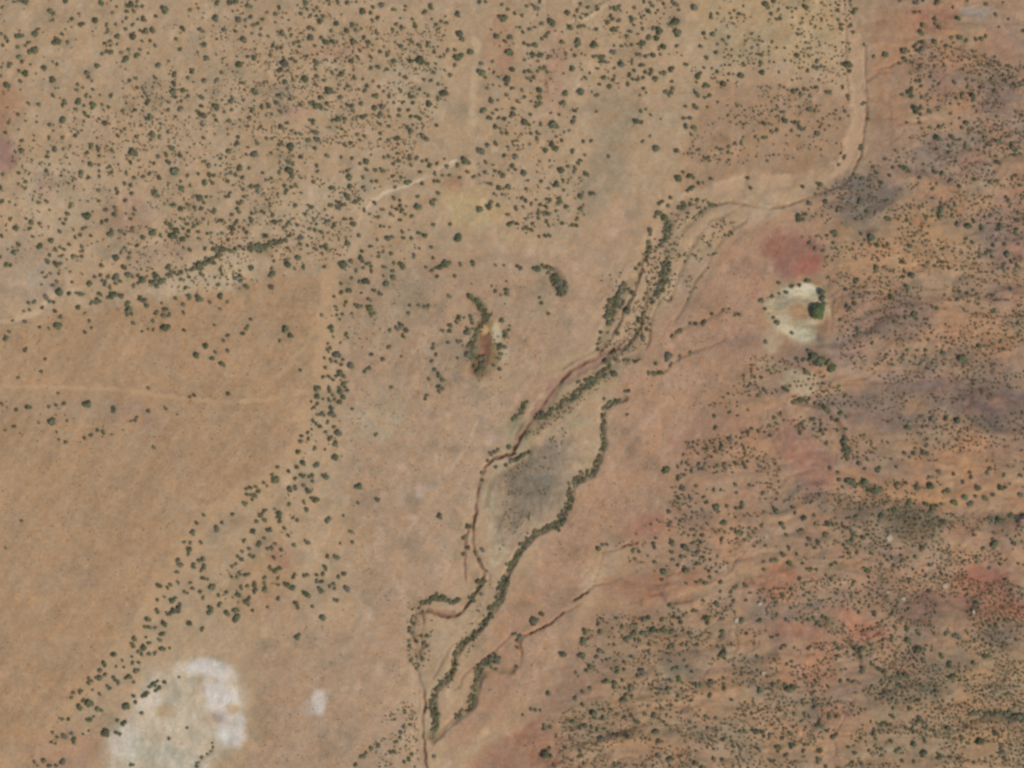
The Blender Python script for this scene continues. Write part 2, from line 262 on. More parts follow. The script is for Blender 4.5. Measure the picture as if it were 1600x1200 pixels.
# scattered trees and shrubs, one tile of 400 x 300 px per line: x,y in tenths of the 4x enlarged tile, then a size letter
TREES = {
(0,0): "2,4b 8,1a 15,1c 13,1b 17,1b 41,1c 64,2c 32,7c 34,9b 33,12b 46,12b 49,9a 52,15c 60,13c 58,13a 24,18b 22,21c 1,22b 4,24b 2,28b 5,26a 10,23b 12,23c 14,23b 35,24b 36,26d 34,27c 39,21b 43,27b 11,30b 18,27b 16,29b 19,33c 23,31d 13,36c 14,39b 19,40a 6,41c 12,44b 16,46c 13,51b 1,42a 1,48a 28,43c 33,39a 36,41b 33,50c 4,54c 55,45c 56,48b 57,51a 61,41c 70,0a 80,4c 82,3c 86,4b 79,7b 83,7b 89,4b 86,1b 71,8b 73,4a 97,10b 103,6d 119,6b 124,5a 67,16b 73,16b 77,14a 79,11b 83,15b 86,12a 90,12c 68,20b 78,18b 84,20a 88,19b 91,20c 96,19c 73,23c 74,22a 83,24d 89,26a 94,26b 97,29b 65,27b 69,26b 69,29a 73,28a 64,34b 67,32b 70,33c 76,33b 81,31b 86,35c 88,31b 93,34a 79,37c 78,38b 115,18c 110,24b 126,19c 128,20a 136,24a 128,28c 113,31b 130,37c 139,37a 105,38a 99,41c 120,44c 109,46c 118,49b 97,49b 81,51b 85,49b 128,50c 136,50b 139,45b 151,52b 149,41d 135,12d 140,19c 148,20b 152,25c 157,21a 136,1c 144,2c 147,1c 156,4c 146,7a 150,12c 148,12b 153,13b 157,11b 154,17a 159,16b 155,36b 159,36c 159,31a 159,57c 153,56a 109,53c 115,56c 109,58c 110,61b 114,63b 118,60b 102,61a 106,64b 105,69b 113,68c 110,73b 126,61c 126,66b 125,71c 128,72c 124,70b 127,78b 127,86b 135,67d 134,73b 135,75b 140,70a 144,63c 145,61b 145,69b 152,63a 158,69c 156,73b 144,76b 155,79b 150,79a 149,86b 149,89c 147,91a 143,84a 143,95c 155,92a 154,97b 158,97c 160,88a 92,64b 92,60a 86,55b 90,56b 91,58b 89,60a 84,62a 93,63b 94,73c 92,75b 89,78a 101,77b 77,69b 84,69b 89,69a 66,77c 70,60b 63,60a 68,67b 64,66b 59,65c 57,65b 58,67b 53,66b 50,64c 47,68b 41,65c 39,66b 57,61a 54,60b 58,56b 48,57b 49,53b 52,55a 62,74a 53,71b 56,73b 47,74a 52,76a 39,75c 38,76b 24,66b 18,65b 12,72b 16,76a 6,77b 23,76a 31,78b 33,60b 4,83b 12,81a 14,88b 22,85a 21,88a 31,86b 34,82a 39,86b 40,93b 44,91a 14,94c 10,95a 30,95b 34,94c 29,98b 20,100a 47,85b 49,83a 61,86a 78,81b 76,83b 74,85b 86,86b 96,84d 100,86b 95,88b 105,83b 57,91c 61,92b 60,91a 70,94b 62,94b 62,98b 55,95b 84,95d 82,94b 85,96c 107,93c 99,98b 104,97b 113,98c 97,102b 106,102c 82,102b 117,96a 128,101b 131,103c 138,99b 57,102c 62,103b 62,107a 69,104b 70,108b 62,110b 51,108c 39,110a 31,103a 29,107b 25,102a 12,108b 16,107a 12,115b 16,114b 2,109b 1,117b 37,116a 43,115a 47,116a 55,112b 62,119b 79,108b 78,114b 84,111b 82,116c 73,119b 90,110b 94,109b 100,112c 110,108d 117,110b 113,113a 119,116b 114,118c 96,119b 124,109b 131,110c 134,110b 129,115c 133,115b 132,113a 150,105c 156,105b 145,108b 148,110b 152,111b 143,114b 146,116a 157,117c 152,118b",
(400,0): "1,15b 4,12b 3,22b 3,18a 8,23b 5,52a 0,57c 15,5b 13,9b 7,8a 26,3a 32,2c 38,5b 37,7a 28,9b 34,10b 38,10b 43,10b 41,13c 46,1b 46,3a 51,1b 57,2c 63,1a 32,6b 13,14a 9,35b 17,21c 22,22b 22,18a 14,20a 13,30b 11,29b 16,30b 24,27b 28,29b 27,26b 34,23c 36,19b 34,17b 41,24b 44,27c 48,26c 37,29b 42,30a 32,36b 30,35a 25,39b 22,37b 18,39d 17,36b 38,39c 37,44b 50,38b 45,38a 39,48b 15,44c 20,44b 12,47a 18,52c 20,55b 23,50b 31,49d 26,48a 38,53b 43,50b 46,57d 40,61c 53,61c 54,47c 50,44a 48,46b 52,53b 58,54b 62,49b 61,44a 60,38c 64,36b 65,32b 50,15c 47,19b 57,20c 62,19b 61,15b 60,16b 66,18a 67,7c 73,4b 72,8b 76,12b 73,13b 79,3c 86,6b 93,4b 93,6a 90,11a 86,19b 88,15b 91,17b 98,12b 99,15b 100,17b 105,8c 109,4b 109,5b 110,12a 113,15b 116,13b 119,15b 126,9c 128,21c 129,25c 140,1b 144,1b 154,3b 157,6b 155,11d 151,23c 156,26b 159,23c 158,33d 134,32c 120,32b 124,31b 118,34a 126,36d 129,35c 125,41b 122,47b 118,44a 112,33b 116,36b 111,45b 112,40a 108,40b 106,39b 103,38d 100,43b 97,38c 86,38c 83,35b 78,33b 82,33a 77,42c 82,43b 72,42b 68,24b 71,27c 62,26c 60,28b 55,28a 91,29c 98,26b 102,28b 108,28b 107,26a 118,22a 76,21b 72,36b 94,49b 90,47a 87,44a 77,54b 80,57b 73,51a 69,54b 68,57b 64,56a 67,50a 75,60c 83,60b 90,56b 86,64a 96,60b 102,56b 105,50b 114,53b 110,51b 118,58d 116,59b 114,62b 108,65c 108,60b 99,64b 95,69b 98,61b 90,69b 92,64b 60,67c 61,70b 66,65c 57,66b 79,67c 74,68c 69,72b 67,74c 78,72c 83,73b 90,73b 97,73b 101,73b 103,74b 63,75a 78,78b 83,79b 78,83b 78,87a 83,88b 88,87c 89,90b 97,81c 95,79b 93,78a 98,78a 104,85c 107,87c 113,79b 68,85b 64,84b 65,88a 59,89b 56,91b 54,81b 47,80a 51,80a 48,75b 51,75c 56,74b 35,76c 36,77b 37,83c 33,88c 38,88c 37,93b 28,84b 25,84b 22,82b 20,77b 16,79c 3,80b 15,90b 17,90b 21,92d 27,89a 10,96b 7,86b 1,90b 0,96c 10,87a 16,70b 10,72b 9,66b 7,65b 14,60c 13,65b 4,67b 22,62b 28,66b 34,64b 38,66c 41,67c 45,65b 36,64b 29,98c 21,102c 23,102b 21,107d 20,105b 23,111b 15,108b 10,112b 6,113b 4,108b 1,117c 18,116b 25,116b 22,117b 20,119b 26,116a 38,103b 39,107b 36,114b 45,97b 53,99b 60,99b 65,102b 70,101c 70,106b 57,107b 55,108a 59,106a 58,111c 59,116c 67,111b 67,117b 75,107b 79,107c 73,114b 76,113b 80,99b 83,98b 86,102b 89,96b 94,95a 90,101b 96,98b 97,103b 97,100b 86,110b 91,111b 87,117b 95,115c 97,114b 103,108b 104,115b 101,99b 104,101b 107,101b 109,103c 113,102b 118,100a 112,109b 114,113b 111,113b 117,110b 121,110b 120,104b 126,103b 131,101d 133,102c 132,107b 127,111b 137,110b 143,108b 140,109a 141,94d 150,107b 153,108b 155,110c 147,115b 152,117c 158,117c 48,118c 141,40c 148,39b 141,46d 143,48b 149,46a 157,49c 157,53b 152,48a 145,55b 148,53a 157,60b 147,63c 151,63a 142,69c 151,69b 148,71b 146,74c 152,74b 155,74b 159,73a 150,80c 154,83b 157,84b 153,80a 145,91b 150,90b 157,92b 156,97b 144,102b 149,103a 159,104a",
(800,0): "0,33c 1,44c 0,55b 2,8b 7,10b 10,4b 16,5c 13,3a 18,1b 5,17b 7,20b 11,18b 15,17a 19,15b 25,14d 23,21b 19,24b 21,23b 8,27b 11,28b 15,29c 14,35c 18,35c 23,35b 22,37a 16,38a 8,38a 18,43b 21,43b 16,45b 22,45b 20,41a 8,45b 11,45b 10,49b 13,49b 14,47a 12,51a 6,56b 17,56c 18,61c 17,65c 15,67b 3,63b 8,61b 12,64a 1,71c 1,68b 12,72b 9,77d 11,78b 18,78b 24,71a 30,72a 32,65c 26,79d 29,80a 39,74b 38,76c 36,82a 39,70b 33,83a 16,83b 12,84b 6,84a 16,87b 3,88a 1,88a 4,91a 31,88b 28,86a 12,90a 25,91c 27,93c 21,94c 38,95b 46,97b 45,88b 49,88b 43,100b 42,102b 40,105b 39,107b 35,104b 31,106c 30,107b 47,109c 3,98c 1,104b 3,106b 8,108c 10,113a 18,101a 24,101a 18,113b 28,115c 32,113b 23,118b 9,118b 32,119b 33,58c 44,57d 50,57a 53,60b 38,43c 44,44a 53,43b 49,46a 46,49b 40,35b 34,34b 37,31a 32,26c 41,26c 41,29b 42,27b 34,33a 35,8c 41,7b 43,3b 47,5b 46,10b 43,11b 39,10a 37,18c 43,17b 45,16b 41,17a 53,5b 54,6b 53,18b 60,14b 62,5b 65,6c 67,5b 62,10b 63,12b 67,13b 64,19c 52,28d 64,28a 69,29b 64,33c 62,32b 51,36b 54,35b 56,36c 58,35b 57,38b 59,39b 69,41d 68,38a 64,43a 57,49c 55,53b 61,54c 63,50b 64,48a 74,47b 76,50b 78,50b 76,44b 75,40b 80,41b 82,41b 75,37a 83,45b 82,49b 73,53b 72,23b 74,20b 75,28b 77,16a 82,18b 79,21a 82,27c 80,28b 78,34b 80,34b 84,35b 88,35c 86,24c 90,24c 92,19d 88,18b 86,8c 87,2b 88,4b 83,1b 77,5b 75,12c 81,11b 83,10a 80,9a 95,3b 93,0a 103,3c 101,1b 102,14d 103,21d 98,16a 103,29b 95,30d 88,45c 90,49c 95,46c 87,46b 100,43c 100,51b 97,57c 100,58b 101,56b 98,59b 82,56b 84,58a 80,60a 109,40b 114,4d 120,21b 121,24a 125,22c 118,29b 125,11b 124,9a 139,7a 142,9b 145,9a 145,4a 136,23b 132,25b 129,28a 134,28a 122,37c 127,33b 118,46b 117,48c 128,45b 136,41a 136,46b 143,47c 145,39a 146,41a 132,52d 121,54c 123,54b 116,59c 114,57a 115,52a 121,61b 124,60b 122,67a 115,67c 109,67b 112,74b 107,74b 109,79c 114,80c 112,84b 129,64a 155,34b 156,35b 155,39b 156,45c 159,3d 150,21a 158,77c 157,86b 159,86b 82,88b 91,93d 103,94c 117,94b 130,94b 135,95b 136,92b 144,90b 140,90b 121,99b 123,99b 119,100a 78,76c 81,77b 80,69b 84,69a 87,72a 93,74a 53,70a 61,98b 86,85a 105,111d 107,108b 111,110c 114,111b 117,114b 124,112b 113,117c 110,119b 120,114a 147,111b 149,118b",
(1200,0): "0,5b 4,1c 2,9b 7,6a 12,5b 17,5a 24,5c 5,12a 8,12b 3,26a 5,30a 22,12a 22,14a 19,22a 18,35c 26,35a 31,38b 29,41b 31,43b 34,41b 25,44b 28,42a 20,43a 15,50a 10,55a 16,57c 19,57b 20,59b 23,56b 30,55b 26,60b 37,58b 39,58c 47,55b 50,60b 50,62a 48,69b 26,69c 10,70b 10,76c 17,77b 20,80c 15,82b 6,81b 3,83b 1,78a 31,84c 48,98b 45,103b 22,117b 33,116c 31,115b 44,6b 44,3a 44,12b 45,15b 46,18b 55,6b 53,8b 52,16b 54,20b 50,40d 51,44b 42,30a 60,28a 59,65a 61,64a 63,74a 59,91b 59,93b 66,35b 74,35c 85,32c 86,37c 82,40b 84,60b 92,51b 95,51b 90,55b 89,58c 90,61b 96,54b 96,61b 92,69d 96,68b 100,69b 95,72b 94,74a 102,70b 87,77a 95,77b 102,80b 107,80c 106,87d 106,93b 115,86c 120,87b 114,92b 113,96b 73,100b 66,104b 59,112b 91,99a 97,103a 78,105b 83,105b 86,105c 88,107b 82,104a 104,107c 109,108c 114,114c 119,117b 68,108b 76,110b 71,115b 95,111b 103,118b 97,31c 91,30b 94,32b 97,27c 93,28b 104,27c 111,29b 104,42b 96,42b 110,41b 105,36b 95,20c 97,16c 96,22b 107,17b 104,16b 104,12b 118,12c 104,11a 93,2c 91,8b 95,8a 106,2c 97,1b 82,1b 124,1b 119,24c 115,24b 124,26b 133,24c 136,23b 130,25b 142,9b 136,3b 115,5a 146,2a 150,12a 144,17a 160,20b 101,48b 104,51a 101,56a 117,52b 124,50b 125,54b 129,60c 129,63b 121,60b 118,61b 114,71b 124,77c 121,80b 133,83b 139,82a 144,89c 143,73b 132,74a 123,92c 130,90a 137,91a 136,86b 115,77a 120,74a 153,92c 155,94c 158,96b 155,97b 144,102c 142,98b 118,101b 152,90b 139,113b 129,112b 155,110b 157,116b 155,70b 159,73b 141,57b 147,56a 138,40b 142,39b 145,41b 147,47b 149,51b 153,49b 154,53b 140,49b 150,42b 143,44a 137,45a 133,55b 133,41b 128,32b 130,36a 126,37a",
(0,300): "0,6b 2,6b 7,17b 10,23c 1,27b 6,6a 10,8a 12,33b 9,38c 1,41a 5,45c 7,46b 4,91c 6,87b 16,99b 16,98a 28,105b 26,112b 12,116b 16,17a 20,19c 25,20b 19,23b 21,28b 24,7b 21,5a 29,6b 23,7a 31,11a 44,9b 42,14c 42,17b 40,20b 37,25b 32,30c 25,34c 31,22a 37,17a 46,24a 47,28b 50,27b 54,22b 52,23b 57,27b 55,15d 58,12a 66,11b 67,18b 64,19b 72,10b 72,14c 73,12a 78,6b 74,1b 82,1b 84,11b 84,14b 82,17b 79,14a 83,23b 70,24b 70,27c 76,25b 78,27b 62,6b 55,6a 90,29c 86,34b 79,35b 97,26d 101,27b 82,38b 81,41b 76,38b 73,41c 78,47c 64,46b 35,36b 38,35b 40,36b 43,33b 39,40b 51,34b 52,37b 51,40b 46,40c 31,40b 29,43b 30,44b 35,45c 38,45b 27,50a 32,51a 28,53a 37,51a 44,50a 26,58a 36,56b 45,56b 33,59b 38,62d 36,63b 29,66c 28,66b 34,69b 31,69b 43,64b 44,64b 48,63b 50,64b 52,64b 56,58c 60,53b 63,52b 64,55b 68,53b 66,58b 69,60b 73,54d 75,56b 72,57b 66,56b 63,64c 68,66b 71,65d 76,65c 58,69b 60,69b 61,67b 63,69b 57,70a 49,72c 53,76a 56,80b 53,87b 52,88a 57,85a 37,85d 38,78b 37,79a 31,85a 25,85b 16,81b 15,75a 19,74a 20,74a 26,72b 22,69b 18,69b 34,74b 8,80a 81,52c 83,53b 86,52b 89,56d 84,59b 86,57b 94,56b 97,51c 99,53d 96,56c 100,56d 98,59c 103,56b 105,48c 107,50b 113,50b 111,52a 116,49a 120,48b 124,46d 127,46c 129,41b 132,43c 134,44b 106,46b 80,70c 81,73d 82,76b 80,77b 88,66c 90,68c 92,72c 104,73c 103,77c 106,77b 98,76b 99,75b 101,69a 103,84d 106,84c 84,82b 96,81b 96,86a 93,86a 89,87a 115,86b 115,75b 115,71b 119,66c 117,65b 125,67d 131,69b 138,65c 142,69b 138,73a 110,67b 116,60b 119,53b 126,52b 127,52a 113,54b 135,54a 138,49b 139,52b 150,49a 148,54c 151,55b 150,52b 154,59c 150,60a 142,58a 137,58b 145,46a 158,48c 158,34c 157,37b 135,37c 139,36c 141,36c 138,35b 145,37b 147,36b 150,34b 153,36b 133,36b 128,35b 133,32b 143,30b 125,29b 130,26b 132,26a 139,26b 140,26b 124,25b 146,23c 147,20b 150,22b 153,23b 154,26b 144,22b 148,18b 157,18c 157,13b 145,14b 149,10b 149,13b 151,6b 149,7b 153,3b 143,3b 144,1a 141,3a 134,13b 135,12b 137,18b 139,18b 128,17b 126,11b 122,10b 118,8b 125,4c 129,96c 123,103d 133,104c 135,101b 140,93b 142,90b 142,99b 139,108c 157,80b 154,86b 155,84b 152,89b 134,83a 124,3b 129,3b 128,7b 132,3a 108,9c 113,11c 97,1c 99,2b 114,0a 119,17a 113,17a 104,20b 107,21c 110,24c 115,23b 117,20b 109,28d 107,27b 112,25b 118,24b 121,22b 124,20b 118,28b 114,30c 115,35b 119,36b",
(400,300): "1,0b 5,1a 7,5b 14,1a 19,1a 28,1a 9,7a 4,12b 6,13b 12,19c 11,15b 17,22b 16,18b 21,19b 20,21b 26,21b 25,8b 24,9a 35,10b 34,9b 33,8a 31,14b 36,18b 38,20b 34,23b 37,24b 41,25b 48,23b 49,21b 46,18b 44,19b 46,8b 47,9b 48,16a 43,11a 40,14a 52,10c 52,7b 54,8b 51,6b 57,3c 58,5b 63,6b 62,7b 65,4b 56,17b 61,20c 60,17b 64,27b 58,32c 6,27c 0,34c 3,35c 6,33c 9,33b 12,32b 15,31b 18,30b 1,37b 21,28b 27,29b 29,28b 20,35b 28,33b 32,34b 38,36b 41,34b 44,35c 26,41d 20,43c 21,46d 12,43a 10,48b 10,51c 9,53b 10,60c 30,47b 43,47b 55,45d 60,43c 66,37b 65,41c 67,43b 70,45b 72,47b 67,48b 63,49b 72,50b 71,44a 72,34b 77,38b 77,41b 76,30b 80,47b 85,39b 80,37a 87,44b 92,46c 90,45b 86,49b 86,54c 80,53a 82,58c 81,57b 65,56c 69,56d 60,54b 54,58b 54,63b 57,62b 59,62b 49,65b 66,63a 74,62b 77,63b 78,64a 71,67b 72,72d 64,71c 62,70b 66,71b 71,73b 74,76b 72,77b 60,76b 56,69b 55,71a 50,72a 54,77a 51,74a 53,80a 51,77a 41,77b 47,85c 48,87b 57,89b 58,91a 49,91a 45,95a 53,94a 46,98b 45,99b 51,102d 55,105b 50,106b 53,108b 43,104a 44,110b 47,105b 52,113c 50,115b 48,117b 42,116b 46,116b 55,116b 56,119b 60,109d 69,111b 71,110b 68,112b 72,102b 80,105b 83,97b 91,103a 84,87b 89,86c 90,83c 94,87c 92,90b 96,71b 96,76b 102,71b 108,71b 106,72b 121,65b 111,96b 111,98b 113,102b 110,105b 112,111b 115,115c 116,117c 108,117b 114,113b 19,85d 18,87b 22,90c 15,93a 28,111b 83,29d 86,28b 92,25b 92,29b 97,29b 102,26b 105,27c 111,21b 121,20b 127,29d 88,11b 90,9b 91,12b 94,14b 98,15b 97,15a 90,18b 84,14b 86,4b 90,6b 94,9a 102,10d 102,3b 111,7c 112,5b 74,7b 78,11a 80,11a 85,10a 68,11b 71,14a 76,16b 78,21b 80,22a 84,22a 140,11c 146,9c 147,7b 152,8b 145,9b 154,2b 149,1a 158,14b 159,20c 114,1b 99,40b 111,41b 119,45d 117,44b 121,45b 115,48c 113,47b 110,49b 107,47b 114,53b 128,46b 136,45c 124,53b 150,46a 155,46a 102,35a 110,35b 150,62b 157,62c 157,64b 153,64a 157,56a 127,79c 125,81b 122,84b 121,83b 122,87c 133,88d 130,88b 134,78b 117,87b 120,94b 126,94b 155,88b 156,90c 158,87b 153,95c 156,97b 152,98b 153,101b 135,66d 138,69c 141,72c 143,75c 145,78c 143,79b 134,80b 135,82b 136,85a 134,94b 133,97b 132,101c 134,103c 138,104b 142,103c 143,104b 136,109b 139,113c 141,109b 152,104b 148,108b 152,111b 154,80c 126,104a",
(800,300): "3,10b 7,9b 9,5b 6,4b 12,8b 15,5a 17,12b 16,13b 18,8b 19,13a 21,13a 23,14b 22,9b 22,5b 24,5b 30,4b 31,6b 29,8b 34,9b 33,10b 28,12b 43,3c 42,11b 43,10b 1,19b 3,20b 9,17a 17,17b 22,19b 23,21b 32,19b 41,17b 41,21b 38,21b 8,23b 10,23b 13,20b 12,24b 17,28b 21,27b 23,27b 51,1c 99,3b 94,6b 92,7b 97,9b 91,14c 90,16b 93,13b 86,23c 87,26b 85,32c 84,34b 85,38b 84,43b 80,46b 78,48b 96,17d 97,20c 97,23c 98,29c 95,31b 93,33b 106,10c 104,9b 111,7b 116,5b 125,8d 118,13b 121,11a 16,47c 14,48b 19,46b 22,46b 25,47b 26,49b 27,53c 30,57d 33,58c 31,60d 29,62c 34,60c 32,63c 29,64b 4,46b 6,48b 18,66b 19,69b 23,76b 70,58c 68,60c 67,63c 65,66c 62,68c 61,72c 60,75c 59,78c 62,76b 60,82c 64,80b 55,92b 54,95b 56,87b 54,98b 73,74d 79,80c 78,57b 75,62c 76,64b 73,61b 70,69b 68,72b 66,88b 85,86b 82,91c 82,93b 86,79b 86,82a 85,56b 84,63b 83,67b 82,72b 82,76b 78,86b 77,89b 75,93b 72,97b 70,98a 98,103d 97,105b 78,106b 79,105a 60,106c 61,108b 64,114d 63,113b 58,116c 54,114c 50,117c 46,118c 42,119b 88,113c 90,108b 92,113b 94,113b 86,113b 105,102b 111,100b 100,107a 99,109a 100,90b 103,87b 105,86c 112,82b 115,83b 120,82c 121,80b 125,77b 132,74b 136,73a 142,77b 140,77a 124,34b 133,27a 136,25a 156,68c 158,73b 158,94b 156,116b",
(1200,300): "33,63d 34,67c 35,70b 29,104d 27,102c 25,99c 32,105d 34,106c 31,107c 39,110d 41,110c 24,113c 18,105b 22,105b 5,82c 3,79b 15,88b 7,57b 15,59b 20,58b 25,56c 7,64a 12,63b 3,65b 20,15c 23,14b 19,18b 22,18b 26,7c 36,6c 30,2b 41,26c 37,27b 42,27b 41,32b 30,35b 35,37b 37,41a 26,32b 55,56c 64,28d 58,27b 58,33b 68,33c 75,33b 72,34b 75,17c 87,18c 89,34c 83,44c 85,50b 84,53b 89,52d 87,60c 77,66c 53,63b 49,61b 54,70c 51,73c 49,72b 45,80b 56,86b 54,90b 56,88b 67,47c 73,47b 65,94b 68,33b 58,6c 62,12b 74,6b 86,75b 91,77c 93,80b 86,79b 80,81b 107,14c 108,11c 107,17c 118,21c 125,21c 129,19b 133,21c 134,24b 145,21c 144,24b 156,23c 156,18c 135,16b 139,15b 156,13b 115,15b 113,9b 128,32b 124,29b 109,36b 133,39b 137,38b 140,40b 132,41b 149,39c 148,33b 140,33b 139,37b 155,26b 148,45b 152,44b 147,48b 155,46b 132,96c 110,101c 122,105d 123,107c 100,92b 115,95a 87,99b 93,99b 98,99b 84,104b 85,102b 78,108b 74,102b 95,108b 120,62b 116,62b 124,64b 128,61b 131,70b 119,68b 105,73b 103,72b 152,61b 141,65b 142,75b 158,78b 156,82b 146,94b 151,5c 149,3b 117,9b 99,15b 100,44b 98,47b 104,46b 108,44b 113,48b",
(0,600): "1,12b 10,16b 18,15c 17,14b 31,14b 35,13b 40,13b 37,6a 55,13d 71,16c 24,24a 33,24d 31,24b 42,23a 9,27b 4,29a 36,30a 37,35a 41,36b 53,34b 57,32b 61,29b 65,30b 70,32a 84,23b 82,23a 86,21a 93,17b 104,15b 111,19a 93,3b 119,8b 122,7b 143,6b 96,40b 14,86b 4,103a 154,66b 156,65b 155,69b 159,70c 158,72b 153,75c 128,82b 123,87b 121,93c 139,87b 136,91c 145,82b 116,99b 119,99b 126,99b 119,103c 118,106b 127,110c 125,110b 111,111b 113,113c 112,110b 111,118b 121,113b 122,115b 128,115c 126,117b 158,92c 153,98b 156,103b 151,105b 149,108b 151,110b 157,107b 159,108b 145,114b 147,113b 150,119b 155,119b",
(400,600): "38,3d 38,8c 46,3b 46,5b 48,7b 53,6c 57,4b 56,2b 55,0b 52,3b 35,11a 39,12b 37,14a 35,15a 42,10a 46,10b 49,10b 53,12c 55,9c 47,15c 47,19c 49,20b 41,19b 38,19b 43,19a 36,23b 38,25b 40,26b 45,24b 60,16b 49,27b 44,30b 52,31d 47,34b 46,35b 50,37c 35,29a 29,33b 32,31b 33,34b 28,36b 37,40b 43,41a 26,42c 50,46c 14,52b 30,50c 29,49b 26,52b 38,51c 21,55b 28,57b 24,59b 30,57b 35,57b 34,58b 35,61b 43,58c 42,57b 45,59b 10,57b 11,60c 13,60c 10,60b 5,62b 7,64a 1,67b 3,67a 0,70c 0,64b 22,66c 25,66b 25,64b 30,64b 33,67c 21,67b 35,71b 38,73c 30,74b 32,78c 21,75b 12,78a 5,80b 3,82c 6,79b 15,81c 15,84b 15,86b 14,83b 5,86b 1,86b 23,84a 26,86b 18,90b 9,91c 21,95b 24,101b 32,99c 6,97b 12,100b 7,103b 10,103b 16,104b 2,100c 11,108b 9,114b 10,116b 13,116c 15,115b 12,117b 65,64d 64,74b 76,73c 115,83c 46,84c 45,86b 55,82a 59,92b 60,99b 53,99a 45,108b 50,108c 51,109b 44,115c 55,119c 32,119b 38,119b 42,119b 24,119b 107,7b 106,9b 115,2c 117,3b 115,5b 85,2b 75,32b 149,43b 147,44b 151,41b 145,48b 150,52b 158,40c 157,44b 159,48c 156,50b 141,55b 142,60b 132,89b 131,95b 130,97b 134,89b 137,106c 142,104b 140,110b 130,107b 133,102b",
(800,600): "7,15c 8,13b 8,12b 6,18b 3,20b 1,22b 45,3b 48,2b 51,1b 43,5b 35,11b 39,9b 41,8b 38,10b 24,17b 23,18b 19,18b 17,20b 16,22b 19,21b 58,9a 73,5b 71,5b 6,45c 4,47c 1,48b 8,43b 11,43b 1,40b 54,103c 57,101b 60,100a 97,54c 95,55b 72,19a 127,20b 137,18b 141,20a 127,28b 137,34c 122,41b 145,41b 153,46b 107,66c 107,64b 104,72b 98,80b 99,87b 105,86b 112,72b 122,74b 120,71b 128,77c 127,79b 126,66b 130,66b 134,76b 140,77b 144,75b 143,77b 133,87c 131,87b 137,91b 133,93b 142,93c 143,94b 148,90b 156,88b 152,90b 119,94b 114,95b 114,99b 118,99b 131,97b 108,102d 110,104b 100,100c 99,98b 88,100b 89,102b 79,105b 76,104b 77,110b 89,111b 85,108a 100,105b 106,108b 116,105b 120,108b 116,112b 104,113b 101,110b 96,117d 109,117c 110,116b 123,117b 128,118b 157,111b 157,116b 154,8b 158,4b 150,28b 154,29b 148,30b 144,31a 127,43b 130,41b 125,46b 128,51b 133,50b 131,39b 140,50b 145,50b 146,52b 117,50b 111,51a 112,54b 109,49a 105,58b 108,57b 104,59b 115,64b 139,63b 148,63b 157,68b",
(1200,600): "11,3c 12,4b 15,11b 17,10b 20,11c 22,10b 24,11b 26,10b 29,12b 32,13b 35,14b 37,16c 38,17b 41,13b 46,18c 44,22b 42,23b 40,22b 49,21a 28,22c 27,22b 20,25b 22,25b 4,21b 5,25b 2,32b 1,26b 20,30b 33,26b 34,30b 37,37b 35,31b 43,29b 49,28b 47,36c 49,34b 47,39c 49,41c 47,42b 49,44c 48,45b 50,40b 57,49c 60,53b 62,47b 43,55b 44,60b 45,60b 39,53b 50,61d 49,60b 53,61b 60,62d 59,60b 62,64b 67,67d 69,66c 70,65b 67,65b 62,66b 69,53c 80,52b 85,43b 91,43c 98,43c 99,44b 80,63b 86,62b 82,62b 94,65c 92,65b 102,64d 100,64b 103,23c 111,22c 118,23d 119,22b 97,27b 96,21b 103,21b 87,27c 89,28b 112,66c 113,66b 121,61b 110,67b 131,65c 130,64b 145,65c 144,64b 148,64b 140,69b 136,71c 123,71c 129,70b 126,75c 116,74c 108,75b 157,69c 157,57b 147,57b 138,53b 137,55b 126,55b 126,58b 101,58b 106,55b 115,56b 88,74c 91,75b 86,75b 104,76b 102,77c 99,75c 101,79b 87,80b 88,84b 86,86b 100,87b 78,79c 76,79b 71,83c 70,82b 66,82b 56,83b 72,75b 92,88b 93,85b 110,87c 108,86b 97,96b 103,95b 144,85d 140,85b 147,86b 142,87b 138,84b 128,94b 152,82c 142,100d 140,101b 153,99b 154,100b 97,102c 96,103b 106,104b 107,104b 92,108b 83,107b 85,110b 78,113b 77,109b 74,110b 70,113b 64,106b 59,96c 60,96b 62,94b 53,94c 52,92b 52,98c 50,99c 47,100b 38,87d 40,88b 43,88b 47,89b 50,90b 29,88b 22,84c 23,84b 28,82b 16,77b 17,80b 5,79c 4,78b 8,88c 9,90b 19,92b 21,91b 26,97c 31,98b 35,95b 11,94b 29,102b 13,102b 18,107b 9,107c 8,106b 3,110c 5,110b 13,112c 14,113b 22,112b 40,113b 42,111b 55,105b 51,106b 26,116c 30,116b 25,116b 61,116c 60,114b 63,117b 73,98b 75,101b 90,102a 120,109b 122,110b 130,108b 130,111b 101,113b 156,112b 145,113b 138,115b 134,103b 155,83c",
